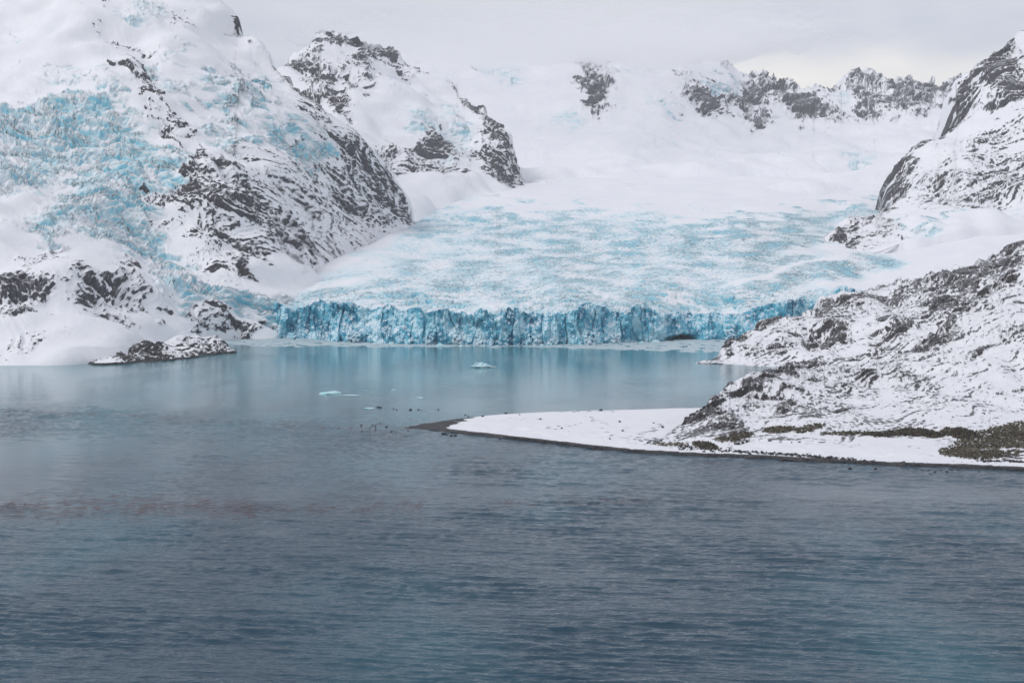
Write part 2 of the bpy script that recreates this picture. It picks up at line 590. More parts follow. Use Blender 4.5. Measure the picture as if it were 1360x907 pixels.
def sculpt(P, U, V, rock, ice, A=(14, 220), rockA=(6, 26), iceA=(5, 22), tilt=28, warp=10, seed=0, stretch=2.4,
           foot=None, base=0.0, ice_flow=1.0):
    """real relief: ribs of rock standing proud of the snow, crevassed ice; snow lies where the relief is flat"""
    X, Y = surf_coords(P)
    wu = U + warp * pn(X / 130, Y / 130, seed + 1) + 0.6 * warp * pn(X / 38, Y / 38, seed + 2)
    wv = V + warp * 0.6 * pn(X / 130, Y / 130, seed + 3) + 0.5 * warp * pn(X / 38, Y / 38, seed + 4)
    rm = blobs(wu, wv, rock)
    lam = rockA[1]
    if base:
        rm = np.maximum(rm, base * np.clip(0.8 + 0.5 * pn(X / 60, Y / 60, seed + 17), 0.1, 1.4))
    rm = rm * np.clip(0.92 + 0.16 * fbm(X / (lam * 3), Y / (lam * 3), seed + 18, 3), 0.5, 1.25)
    h, g = steepness(lambda x, y: relief(x, y, lam, tilt, stretch, seed + 11), X, Y, lam * 0.07)
    g = 0.8 * g + 0.6 * fbm(X / (lam * 0.32), Y / (lam * 0.32), seed + 19, 4, 0.7) * 0.8
    thr = 1.75 - 2.5 * rm
    rk = 0.5 + 0.33 * (g - thr) + 0.08 * (h - h.mean())
    rk = np.where(rm < 0.03, -1, np.clip(rk, -0.6, 1.4))
    dsp = A[0] * fbm(X / A[1], Y / A[1], seed, 3) + rockA[0] * (h - h.mean()) * np.clip(rm * 1.3, 0.06, 1)
    dsp += rockA[0] * 0.25 * np.clip(rk, 0, 1)
    if ice:
        im = np.clip(blobs(wu, wv, ice) * 1.12, 0, 1)
        li = iceA[1]

        def crev(x, y):
            k = ridged(x / (li * 2.2) + 0.3 * pn(x / 60, y / 60, 4), y / (li * 0.75) + 0.35 * pn(x / 45, y / 45, 6), seed + 21, 4, 0.6)
            val, edge = cells(x / (li * 1.3), y / (li * 0.8), seed + 3)
            return k + ice_flow * (0.7 * val - 0.9 * sstep(edge, 0.2, 0.0))
        hc, gc = steepness(crev, X, Y, li * 0.09, 0.25)
        gc = np.clip(gc, -2, 2.5)
        dsp += im * iceA[0] * (hc - hc.mean())
        ic = im * (0.62 + 0.26 * gc + 0.20 * fbm(X / 70, Y / 45, seed + 31, 3) - 0.12 * (hc - hc.mean()))
        ic = np.clip(ic, 0, 1.6) * sstep(im, 0.02, 0.2)
        rk = rk - 0.6 * sstep(im, 0.25, 0.7) * (rm < 0.75)
    else:
        ic = np.zeros(U.shape, np.float32)
    if foot:
        dsp *= 0.12 + 0.88 * sstep(P[..., 2], foot[0], foot[1])
    P2 = P + normals(P) * dsp[..., None]
    return P2, rk, ic


def build_icefall_mountain():
    top = curve([(-420, -240), (-200, -200), (0, -160), (200, -105), (270, -32), (298, -2), (311, 20), (319, 44), (344, 66),
                 (374, 87), (400, 110), (430, 142), (480, 190), (520, 236), (545, 272), (553, 292), (575, 325), (660, 365)])
    bot = linear([(-420, 492), (80, 487), (200, 478), (310, 456), (362, 452), (400, 402), (430, 372), (548, 330), (575, 345),
                  (660, 390)])
    depth = Depth([(-420, 490, 1190), (-420, 200, 1650), (-420, -200, 2400), (0, 486, 1215), (80, 484, 1235), (200, 474, 1370),
                   (310, 454, 1545), (360, 450, 1580), (0, 430, 1290), (100, 430, 1330), (200, 430, 1430), (270, 420, 1520),
                   (430, 352, 1890), (548, 297, 2340), (660, 330, 2550), (0, 350, 1400), (100, 350, 1450), (190, 340, 1620),
                   (0, 250, 1600), (0, 150, 1800), (0, 50, 2000), (0, -150, 2500), (120, 290, 1620), (150, 200, 1790),
                   (150, 150, 1850), (200, 0, 2150), (200, -100, 2450), (300, 0, 2250), (300, 150, 1960), (290, 270, 1720),
                   (330, 370, 1640), (260, 340, 1640), (400, 110, 2180), (480, 190, 2260), (430, 250, 2060), (390, 330, 1830),
                   (500, 290, 2220), (320, 44, 2260), (220, 120, 1900), (230, 240, 1740)])
    us = np.linspace(-420, 660, 940)
    P, U, V, k = face(us, 600, top, bot, depth, back=(16, 22, 1.1), under=(4, 9), jag=0.9)
    rock = [(130, 2, 12, 5, 10, .9), (318, 36, 5, 16, -15, 1), (341, 63, 6, 3, 30, .9), (165, 62, 14, 3, 8, .6), (133, 39, 5, 3, 0, .6),
            (240, 22, 14, 4, 30, .55), (175, 18, 8, 3, 40, .5), (203, 90, 8, 13, -15, 1), (188, 104, 20, 9, 18, .85),
            (173, 95, 7, 5, 60, .9), (180, 119, 7, 4, 30, .8), (214, 112, 5, 16, -20, .8), (222, 132, 4, 15, -10, .7),
            (205, 140, 14, 5, 60, .4), (226, 168, 6, 12, -20, .95), (215, 160, 7, 8, 0, .5), (245, 168, 22, 3, 45, .55),
            (262, 195, 12, 7, 30, .5), (197, 256, 11, 8, 30, 1), (232, 268, 18, 17, 55, .85), (262, 250, 22, 20, 40, .85),
            (285, 262, 18, 14, 60, .75), (300, 230, 24, 9, 30, .75), (250, 228, 14, 6, -40, .75), (330, 205, 20, 6, 30, .5),
            (275, 290, 30, 14, 30, .55), (320, 262, 26, 24, 45, .62), (345, 290, 30, 22, 60, .55), (325, 338, 24, 16, 20, .72),
            (378, 310, 22, 14, 60, .72), (392, 345, 24, 10, 65, .6), (415, 348, 16, 7, 40, .55), (360, 345, 14, 10, 0, .4),
            (412, 232, 18, 9, 25, .8), (437, 262, 18, 22, 60, .56), (440, 200, 40, 16, 55, .52), (425, 150, 30, 11, 50, .5),
            (480, 225, 50, 22, 54, .56), (505, 262, 45, 18, 55, .56), (532, 276, 25, 10, 65, .7), (470, 272, 30, 14, 60, .46), (370, 258, 46, 34, 35, .29), (300, 322, 50, 32, 30, .25), (415, 305, 44, 26, 40, .27), (470, 312, 40, 14, 20, .22),
            (490, 300, 16, 6, 20, .35), (400, 200, 20, 10, 30, .4), (15, 388, 30, 26, 30, .86), (60, 386, 14, 10, 0, .9),
            (48, 418, 22, 6, 0, .75), (8, 365, 14, 8, 0, .8), (50, 330, 20, 6, -10, .6), (58, 345, 20, 8, 0, .45), (130, 392, 42, 18, 8, .66),
            (108, 370, 24, 9, 0, .5), (160, 378, 20, 9, 30, .55), (190, 392, 16, 4, 18, .75), (170, 366, 4, 14, -20, .6),
            (230, 385, 18, 6, 30, .5), (275, 405, 14, 20, -30, .66), (290, 432, 22, 10, 30, .75), (265, 432, 12, 8, 0, .5),
            (230, 412, 8, 6, 0, .6), (345, 440, 20, 7, 20, .8), (315, 448, 14, 5, 0, .6), (-60, 380, 60, 30, 10, .7), (-160, 300, 70, 40, 20, .6),
            (150, 437, 12, 3, 10, .12), (90, 460, 12, 3, 0, .25), (40, 460, 40, 8, -20, .22), (170, 410, 20, 5, 20, .3)]
    ice = [(40, 165, 62, 22, 2, .85), (110, 150, 80, 13, 4, .85), (30, 205, 55, 40, 10, .8), (110, 200, 70, 38, 20, .82),
           (175, 190, 48, 30, 40, .9), (215, 220, 40, 16, 42, .95), (170, 240, 50, 26, 20, .95), (10, 240, 40, 16, 0, .7),
           (100, 262, 40, 20, -30, .9), (80, 290, 34, 10, -35, .95), (55, 303, 24, 5, -10, .85), (150, 282, 50, 26, 10, .88), (190, 292, 34, 24, 40, .8),
           (170, 320, 40, 22, 35, .85), (200, 345, 34, 20, 40, .95), (190, 315, 18, 10, 0, 1), (240, 365, 34, 13, 35, .9), (235, 385, 30, 16, 25, .75),
           (270, 385, 40, 10, 25, .95), (310, 405, 34, 10, 15, .95), (260, 400, 16, 10, 40, .9), (345, 420, 30, 14, 10, 1),
           (135, 122, 28, 7, 12, .75), (95, 112, 40, 4, 4, .4), (190, 14, 30, 12, 15, .5), (215, 65, 14, 5, 10, .35), (240, 62, 30, 6, 12, .4),
           (275, 105, 12, 12, 30, .75), (285, 135, 22, 8, 40, .6), (215, 86, 14, 8, 20, .6), (335, 97, 26, 10, 20, .6), (345, 130, 26, 9, 20, .7),
           (365, 90, 12, 7, 50, .7), (295, 172, 40, 7, 12, .75), (310, 192, 22, 10, 0, .7), (350, 180, 26, 10, 30, .7), (375, 200, 24, 8, 50, .8), (400, 165, 26, 8, 50, .55),
           (415, 212, 18, 13, 70, 1), (400, 222, 16, 6, 20, .9), (330, 155, 30, 6, 0, .35), (28, 37, 26, 1.3, 6, .5), (60, 90, 24, 1.1, -3, .5), (18, 70, 16, 1.0, -5, .4), (105, 94, 60, 1.6, 6, .55), (90, 104, 40, 1.2, 4, .5), (60, 137, 90, 1.6, 1, .8), (150, 146, 60, 1.4, 8, .7), (240, 355, 60, 18, 35, .8), (320, 395, 60, 9, 22, .9), (250, 118, 34, 9, 30, .5), (312, 122, 34, 10, 30, .62), (360, 150, 40, 8, 45, .55), (300, 150, 30, 8, 30, .5), (20, 150, 40, 10, 0, .8), (380, 185, 30, 9, 40, .75)]
    P, rk, ic = sculpt(P, U, V, rock, ice, A=(7, 240), rockA=(4.5, 26), iceA=(4.2, 19), tilt=32, seed=0)
    tag(sheet('icefall_mountain', P, M_WEST, {'rk': rk, 'ic': ic}),
        'huge snow mountain at the left with a broken blue icefall running down to the glacier', 'mountain', kind='structure')


def build_shoulder_mountain():
    top = curve([(300, 165), (340, 130), (375, 96), (383, 80), (392, 73), (403, 68), (420, 56), (430, 44), (441, 40), (455, 48), (470, 50),
                 (488, 56), (505, 58), (525, 72), (548, 86), (575, 100), (602, 116), (620, 131), (640, 143), (655, 160), (672, 172),
                 (684, 196), (690, 212), (700, 236), (720, 243), (760, 258), (800, 275)])
    bot = linear([(300, 330), (480, 320), (560, 300), (600, 278), (680, 256), (700, 252), (760, 268), (800, 285)])
    depth = Depth([(300, 170, 3000), (435, 43, 3250), (300, 330, 2200), (520, 72, 3400), (600, 116, 3400), (560, 290, 2440), (480, 310, 2300),
                   (520, 240, 2720), (500, 150, 2950), (620, 240, 2950), (640, 150, 3220), (684, 200, 3120), (700, 242, 3130), (690, 255, 2960), (800, 275, 2900),
                   (560, 180, 2980), (440, 120, 2980)])
    us = np.linspace(300, 800, 520)
    P, U, V, k = face(us, 300, top, bot, depth, back=(12, 30, 0.8), under=(3, 12), jag=1.5)
    rock = [(400, 85, 18, 13, -30, .95), (425, 60, 22, 12, -35, .85), (445, 47, 14, 6, 10, .9), (430, 100, 18, 14, 40, .9), (448, 102, 8, 13, 0, .95),
            (413, 112, 14, 8, 20, .8), (480, 60, 30, 8, 22, .85), (485, 82, 20, 8, 55, .85), (512, 72, 18, 10, 45, .8), (535, 90, 22, 6, 40, .45), (465, 88, 14, 5, 30, .6),
            (487, 110, 20, 6, 12, .8), (450, 140, 24, 8, 40, .75), (440, 125, 14, 6, 20, .7), (575, 190, 14, 20, -15, .85), (562, 218, 26, 14, 30, .85), (585, 232, 20, 8, 20, .6),
            (595, 205, 12, 12, 30, .5), (628, 140, 16, 7, 25, .95), (645, 154, 14, 8, 45, .95), (668, 182, 22, 10, 62, 1), (680, 200, 16, 7, 65, 1), (650, 172, 16, 9, 40, .7),
            (633, 206, 18, 12, 45, .85), (655, 212, 24, 16, 40, .72), (680, 230, 24, 9, 20, .95), (665, 236, 18, 6, 0, .9), (702, 232, 14, 4, 10, .6), (520, 210, 20, 20, 40, .45), (605, 119, 6, 2, 20, .5)]
    ice = [(565, 130, 20, 6, 0, .6), (600, 145, 16, 6, 20, .5), (560, 165, 26, 12, 0, .65), (610, 185, 18, 22, 20, .62), (600, 160, 22, 6, 40, .45), (530, 110, 20, 3, 5, .45)]
    P, rk, ic = sculpt(P, U, V, rock, ice, A=(9, 320), rockA=(7, 40), iceA=(2.5, 26), tilt=34, warp=6, seed=2)
    tag(sheet('rocky_mountain', P, M_MID, {'rk': rk, 'ic': ic}),
        'steep snowy mountain behind the icefall, dark rock spurs reaching down to the snowfield', 'mountain', kind='structure')


SEAM = [(u, v, d) for u in (420, 600, 780, 960, 1140, 1320) for v, d in ((262, 2820), (250, 3040), (240, 3200), (230, 3370))]


def build_headwall():
    top = curve([(420, 40), (540, 50), (600, 56), (660, 62), (720, 60), (780, 66), (840, 66), (900, 72), (945, 80), (965, 84), (985, 97), (1000, 100), (1010, 97),
                 (1017, 93), (1026, 101), (1036, 106), (1050, 104), (1060, 112), (1068, 119), (1078, 120), (1084, 111), (1096, 116), (1110, 115),
                 (1122, 109), (1134, 100), (1145, 98), (1156, 93), (1166, 101), (1176, 110), (1186, 110), (1198, 104), (1208, 100), (1218, 109),
                 (1230, 112), (1241, 106), (1250, 114), (1262, 108), (1280, 101), (1300, 97), (1400, 110), (1560, 130)])
    bot = linear([(420, 262), (1560, 262)])
    depth = Depth(SEAM + [(420, 180, 3700), (700, 200, 3850), (900, 200, 3800), (1100, 200, 3800), (1250, 200, 3850), (700, 150, 4150), (1000, 165, 4350),
                          (900, 140, 4150), (780, 120, 4200), (700, 65, 4650), (900, 75, 4600), (1015, 95, 4900), (1150, 95, 5150), (1100, 165, 4400), (1280, 100, 5600), (1230, 150, 4600), (1500, 110, 5600),
                          (450, 60, 4600)])
    us = np.linspace(420, 1560, 1120)
    P, U, V, k = face(us, 330, top, bot, depth, back=(12, 40, 0.8), under=(3, 20), jag=1.8)
    rock = [(786, 96, 22, 13, 62, .72), (790, 128, 15, 24, -15, .98), (806, 118, 6, 14, 0, .85), (775, 105, 18, 8, 70, .65), (633, 96, 9, 3, 12, .8), (808, 88, 14, 4, 10, .5), (620, 90, 16, 3, 10, .3),
            (918, 120, 10, 10, 0, .7), (936, 132, 22, 17, 55, .9), (905, 100, 12, 3, 0, .6), (962, 84, 8, 3, 0, .9), (1015, 112, 20, 18, -20, .9), (990, 130, 24, 12, -20, .75),
            (1008, 150, 15, 18, 0, 1), (1042, 122, 20, 15, 20, 1), (1056, 138, 20, 13, 30, .85), (1088, 128, 9, 14, 20, .85), (1075, 148, 22, 13, 20, .85), (1095, 152, 26, 9, 10, .95),
            (1065, 155, 7, 10, 0, .9), (1135, 105, 10, 10, -45, .75), (1157, 108, 15, 15, 0, .75), (1155, 133, 14, 18, 0, .95), (1150, 145, 14, 7, 0, .9), (1205, 112, 20, 13, -20, .95),
            (1195, 130, 18, 18, 40, .7), (1222, 138, 22, 12, -15, .85), (1240, 120, 15, 14, 40, .95), (1268, 114, 22, 10, -20, .92), (1300, 110, 30, 12, 0, .8), (1400, 130, 60, 20, 0, .7)]
    ice = [(660, 92, 36, 14, 10, .5), (680, 104, 14, 6, 20, .6), (880, 140, 34, 8, 32, .4), (900, 150, 22, 4, 35, .4), (963, 116, 22, 9, 5, .85), (760, 162, 16, 14, 10, .5),
           (740, 156, 40, 3, -5, .35), (1122, 132, 12, 12, 0, .55), (1135, 214, 26, 5, -3, .7), (1150, 196, 22, 2.5, -12, .35), (1020, 214, 60, 3, -5, .22), (880, 192, 40, 4, 5, .4), (1160, 250, 40, 3, -12, .25), (1050, 245, 14, 2, 0, .3), (830, 95, 30, 5, 8, .4), (870, 90, 30, 5, 8, .35)]
    P, rk, ic = sculpt(P, U, V, rock, ice, A=(7, 420), rockA=(13, 62), iceA=(3, 40), tilt=-10, warp=6, seed=4)
    # blend the foot under the glacier
    sink = np.clip(V - 243, 0, None)
    P[..., 2] -= 0.05 * sink ** 2
    tag(sheet('ridge_mountain', P, M_BACK, {'rk': rk, 'ic': ic}),
        'far headwall of snow and jagged grey peaks closing the valley under the cloud', 'mountain', kind='structure')


def build_ledge_mountain():
    top = curve([(1040, 372), (1060, 345), (1078, 330), (1100, 308), (1130, 298), (1160, 286), (1172, 273), (1186, 250), (1200, 230), (1216, 210), (1232, 193), (1245, 180), (1250, 165),
                 (1262, 150), (1268, 133), (1272, 112), (1289, 98), (1296, 84), (1306, 80), (1324, 66), (1340, 56), (1352, 44), (1362, 36), (1385, 30),
                 (1430, 50), (1520, 20), (1700, 60)])
    bot = linear([(1040, 400), (1078, 345), (1110, 336), (1160, 332), (1200, 322), (1290, 312), (1360, 306), (1700, 310)])
    depth = Depth([(1040, 385, 1750), (1080, 332, 2010), (1110, 330, 1990), (1190, 322, 1980), (1280, 308, 2040), (1360, 302, 2080), (1700, 310, 2000), (1172, 273, 2380), (1216, 210, 2520), (1262, 150, 2600),
                   (1300, 210, 2400), (1360, 210, 2350), (1360, 130, 2520), (1300, 85, 2680), (1360, 38, 2720), (1700, 60, 2700), (1290, 270, 2180), (1230, 250, 2330), (1130, 300, 2150)])
    us = np.linspace(1040, 1700, 640)
    P, U, V, k = face(us, 340, top, bot, depth, back=(14, 24, 0.9), under=(3, 10), jag=0.8)
    rock = [(1330, 80, 26, 16, -25, .86), (1310, 105, 34, 12, -18, .86), (1345, 110, 26, 16, -18, .92), (1288, 128, 24, 12, -25, .8), (1340, 55, 22, 10, -35, .55), (1330, 138, 24, 6, -12, .8),
            (1275, 145, 14, 8, -40, .85), (1256, 158, 18, 9, -55, .8), (1244, 178, 10, 8, -50, .72), (1222, 205, 30, 7, -52, .78), (1198, 235, 26, 8, -55, .78), (1182, 260, 18, 7, -60, .74), (1210, 232, 14, 6, -50, .5),
            (1330, 175, 50, 10, -25, .3), (1290, 190, 40, 8, -30, .3), (1330, 222, 50, 18, -15, .5), (1270, 255, 50, 14, -8, .52), (1345, 245, 30, 20, -20, .55), (1290, 275, 40, 8, 0, .5), (1320, 200, 30, 12, -30, .4),
            (1240, 235, 30, 12, -30, .4), (1130, 308, 26, 8, -25, .55), (1110, 322, 20, 6, -30, .65), (1165, 308, 24, 5, 8, .5), (1195, 308, 18, 3, 5, .55), (1140, 320, 20, 7, 0, .5), (1150, 295, 14, 4, -20, .5), (1500, 150, 120, 60, 0, .6)]
    ice = [(1255, 296, 50, 3.5, -10, .75), (1330, 285, 40, 3.5, -10, .55), (1215, 307, 22, 4, 0, .9), (1160, 256, 8, 3, 0, .4), (1320, 270, 14, 3, 0, .3)]
    P, rk, ic = sculpt(P, U, V, rock, ice, A=(7, 280), rockA=(5, 30), stretch=3.4, iceA=(2, 20), tilt=-62, warp=6, seed=6)
    tag(sheet('ledge_mountain', P, M_EAST, {'rk': rk, 'ic': ic}),
        'tall mountain at the right edge with banded rock ledges above a smooth snow slope', 'mountain', kind='structure')


build_icefall_mountain()
build_shoulder_mountain()
build_headwall()
build_ledge_mountain()

# ------------------------------------------------------------------ glacier
glacier = bpy.data.objects.new('glacier', None)
COL.objects.link(glacier)
tag(glacier, 'wide crevassed tidewater glacier ending in a blue ice cliff at the water', 'glacier')

CLIFF_FOOT = curve([(300, 446), (340, 448), (370, 449), (410, 450), (450, 453.5), (520, 456), (600, 458), (680, 459), (760, 458), (840, 455), (900, 452), (960, 451), (1010, 450), (1080, 448), (1140, 446)])
CLIFF_TOP = curve([(300, 462), (322, 454), (336, 440), (346, 422), (356, 408), (372, 404), (390, 408), (410, 407), (430, 409), (448, 405), (470, 409), (500, 412), (540, 414), (580, 415), (620, 418), (655, 419), (668, 414), (700, 415), (730, 417), (770, 414), (810, 412),
                   (850, 412), (880, 413), (905, 412), (925, 416), (960, 420), (985, 416), (1005, 408), (1030, 403), (1045, 402), (1080, 396), (1140, 390)])


def build_cliff():
    us = np.linspace(318, 1140, 1300)
    nv = 190
    t = np.linspace(0, 1, nv)
    d0 = dwater(CLIFF_FOOT(us))
    ztop = H + (HZ - CLIFF_TOP(us)) / F * (d0 + 10)
    X0 = (us - 680) / F * d0
    T, X = np.meshgrid(t, X0, indexing='ij')
    U = np.broadcast_to(us[None], T.shape)
    # seracs along the crest
    cv, ce = cells(X0 / 14.0, 0 * X0 + 3.3, 1)
    cv2, ce2 = cells(X0 / 4.5, 0 * X0 + 8.1, 2)
    calm = sstep(us, 905, 935) * sstep(us, 1060, 1020)       # smoother face at the right
    crest = ztop + (1 - 0.7 * calm) * (5.0 * (cv - 0.4) + 3.2 * (cv2 - 0.5) - 3.0 * sstep(ce, 0.10, 0) + 3.0 * pn(X0 / 60, X0 * 0, 3) + 1.0 * pn(X0 / 22, X0 * 0, 5))
    Z = -1.0 + T * (crest[None] + 1.0)
    rough = (1 - 0.55 * calm)[None]
    val, edge = cells(X / 12.0 + 0.10 * pn(X / 40, Z / 40, 7), Z / 500.0 + 0.15 * pn(X / 25, Z / 60, 9), 4)
    v2, e2 = cells(X / 4.6 + 0.15 * pn(X / 14, Z / 20, 8), Z / 200.0 + 0.15 * pn(X / 9, Z / 25, 10), 6)
    lean = (12.0 + 4 * pn(X / 70, 0 * X, 21)) * T ** 1.3
    prot = 6.0 * (val - 0.5) + 2.4 * (v2 - 0.5) - 2.2 * sstep(edge, 0.08, 0) - 0.5 * sstep(e2, 0.10, 0)
    prot += 1.3 * fbm(X / 10, Z / 14, 3, 4) + 5.0 * fbm(X / 70, Z / 80, 5, 2)
    # fallen blocks banked at the foot
    apron = sstep(pn(X / 26, 0 * X, 12), 0.2, 1.4) * sstep(T, 0.55, 0.0)
    prot = prot * rough + 9 * apron * (1 + 0.3 * fbm(X / 5, Z / 5, 14, 3))
    cave = np.exp(-((U - 905) / 14) ** 2) * sstep(T, 0.26, 0.02)
    prot -= 40 * cave
    Y = d0[None] + lean - prot
    ic = 0.58 + 0.30 * fbm(X / 24, Z / 40, 17, 3) + 0.30 * (0.5 - val) + 0.24 * sstep(edge, 0.06, 0.0) + 0.05 * sstep(e2, 0.08, 0) + 0.22 * (v2 - 0.5)
    ic += 0.24 * calm[None] + 0.35 * np.exp(-((U - 420) / 55) ** 2) + 0.9 * cave - 0.5 * apron
    ic += 0.25 * sstep(T, 0.10, 0.0)
    ic += 0.22 * np.exp(-((U - 670) / 30) ** 2) + 0.15 * np.exp(-((U - 560) / 22) ** 2) - 0.25 * np.exp(-((U - 620) / 22) ** 2) - 0.18 * np.exp(-((U - 495) / 20) ** 2)
    snow = 0.06 + 0.5 * apron + 0.35 * sstep(T, 0.85, 1.0) + 0.15 * fbm(X / 14, Z / 10, 23, 3) * rough
    dirt = 0.05 + 0.5 * np.exp(-((U - 372) / 24) ** 2) * sstep(T, 0.3, 0.7) + 0.25 * np.exp(-((U - 780) / 60) ** 2) * (1 - T) + 0.3 * np.exp(-((U - 345) / 20) ** 2) * (1 - T)
    P = np.stack([X, Y, Z], -1)
    # crest rounds over and runs back beneath the ice surface
    nb = 10
    k = np.arange(1, nb + 1)[:, None]
    B = np.stack([np.repeat(P[-1:, :, 0], nb, 0), P[-1:, :, 1] + 4.0 * k, P[-1:, :, 2] - 0.10 * k ** 1.6 + 0.5 * pn(P[-1:, :, 0] / 6, k * 0.5, 5)], -1)
    P = np.concatenate([P, B])
    rep = lambda a, b=None: np.concatenate([a, np.repeat(a[-1:] if b is None else a[-1:] * 0 + b, nb, 0)])
    sheet('ice_cliff', P, M_CLIFF, {'ic': rep(ic), 'snow': rep(snow, 0.7), 'dirt': rep(dirt, 0.0)}, glacier, flat=True)
    return us, d0, crest


cl_u, cl_d, cl_z = build_cliff()


def build_glacier_surface():
    top = linear([(260, 234), (1560, 234)])
    bot0 = CLIFF_TOP
    us = np.linspace(300, 1560, 1300)

    def bot(u):
        b = bot0(np.clip(u, 358, 1140)) + 1.0
        return np.where(u > 1140, 391 - (u - 1140) * 0.05, b)
    ctrl = SEAM + [(u, v, d) for u in (300, 500, 700, 900) for v, d in ((380, 1690), (350, 1850), (330, 2010), (310, 2190), (290, 2400), (275, 2620))]
    ctrl += [(u, float(CLIFF_TOP(u)), float(dwater(CLIFF_FOOT(u))) + 40) for u in range(360, 1141, 60)]
    ctrl += [ (1000, 350, 1830), (1060, 330, 2000), (1100, 370, 1720), (1190, 350, 1830), (1190, 380, 1690), (1300, 322, 1960), (1360, 296, 2150), (1360, 350, 1800), (1560, 300, 2100), (1560, 380, 1700),
             (1100, 290, 2450), (1200, 275, 2650)]
    depth = Depth(ctrl)
    P, U, V, k = face(us, 520, top, bot, depth, back=(3, 20, 0.5), under=(3, 5), power=0.85)
    X, Y = P[..., 0], P[..., 1]
    ice = [(720, 300, 240, 18, 0, .95), (960, 312, 210, 22, -6, 1), (600, 282, 100, 10, 0, .5), (1100, 290, 80, 8, -12, 1.0), (1140, 278, 50, 4, -15, .95), (860, 345, 230, 32, 0, .75), (640, 345, 160, 40, 0, .62),
           (520, 385, 140, 30, 0, .6), (760, 395, 260, 26, 0, .75), (400, 395, 70, 14, 0, .75), (560, 308, 50, 14, 0, .65), (450, 345, 60, 14, -10, .35), (920, 395, 120, 16, 0, .6), (1060, 372, 80, 12, -14, 1), (1120, 355, 75, 16, -8, 1), (1180, 345, 40, 8, -6, 1), (1010, 390, 60, 8, -16, 1),
           (1165, 350, 34, 9, 0, .85), (980, 345, 70, 10, -18, .4), (1050, 330, 60, 14, -20, .8), (1030, 400, 50, 10, -10, .95), (1000, 302, 140, 8, -3, .8)]
    white = [(1110, 338, 50, 5, -14, .9), (1005, 366, 60, 5, -16, .8), (1310, 326, 110, 24, -10, 1), (470, 330, 70, 10, -28, .8), (700, 255, 500, 16, 0, .85), (960, 285, 200, 3, -3, .4), (640, 400, 40, 6, 0, .5), (400, 370, 60, 8, -25, .6)]
    wu, wv = U + 18 * pn(X / 140, Y / 200, 1), V + (3.0 + 5.0 * sstep(V, 330, 285)) * pn(X / 110, Y / 200, 3) + (1.5 + 2.5 * sstep(V, 330, 285)) * pn(X / 34, Y / 80, 4)
    im = blobs(wu, wv, ice) * (1 - blobs(wu, wv, white))
    # crevasses: arcs across the flow crossed by a finer set
    def crev(x, y):
        yy = y + 0.00035 * (x + 40) ** 2
        c1 = ridged((x + 22 * pn(x / 150, y / 150, 6)) / 46, yy / 9.5, 2, 4, 0.6)
        c2 = ridged(x / 20, y / 11, 9, 3, 0.55)
        val, edge = cells(x / 20 + 0.3 * pn(x / 40, y / 40, 5), yy / 14, 5)
        return 1.5 * c1 + 0.7 * c2, val, edge
    c0, val, edge = crev(X, Y)
    gy = crev(X, Y + 2.2)[0] - c0
    gy = np.clip((gy - gy.mean()) / gy.std(), -2, 2.5)
    amp = np.clip(im * 1.15, 0.05, 1.1)
    front = sstep(V, 372, 410)
    dz = amp * (0.85 * (c0 - c0.mean()) + (0.5 + 6.5 * front) * (val - 0.5) - (0.6 + 2.6 * front) * sstep(edge, 0.2, 0))
    dz += 1.4 * fbm(X / 240, Y / 300, 11, 2) + 0.3 * amp * fbm(X / 12, Y / 9, 14, 3)
    ic = im * (0.80 + 0.27 * gy - 0.10 * (c0 - c0.mean()) + 0.35 * sstep(edge, 0.22, 0) * (0.4 + front)) + 0.22 * im * fbm(X / 80, Y / 110, 16, 3)
    ic = np.clip(ic, 0, 1.4) * sstep(im, 0.03, 0.25)
    ic = np.maximum(ic, (0.75 + 0.2 * fbm(X / 9, Y / 6, 19, 3)) * sstep(V - CLIFF_TOP(np.clip(U, 358, 1140)), -5, -0.5) * sstep(U, 340, 362))
    # sink beneath the flanks and the headwall
    line = np.interp(V, [234, 262, 295, 350, 400, 425], [700, 620, 556, 436, 350, 318])
    dz -= np.clip(line - U, 0, 400) * 0.55
    dz -= 0.05 * np.clip(241 - V, 0, None) ** 2
    P[..., 2] += dz
    rk = np.full(U.shape, -1.0)
    sheet('ice_surface', P, M_GLAC, {'rk': rk, 'ic': ic}, glacier)


build_glacier_surface()


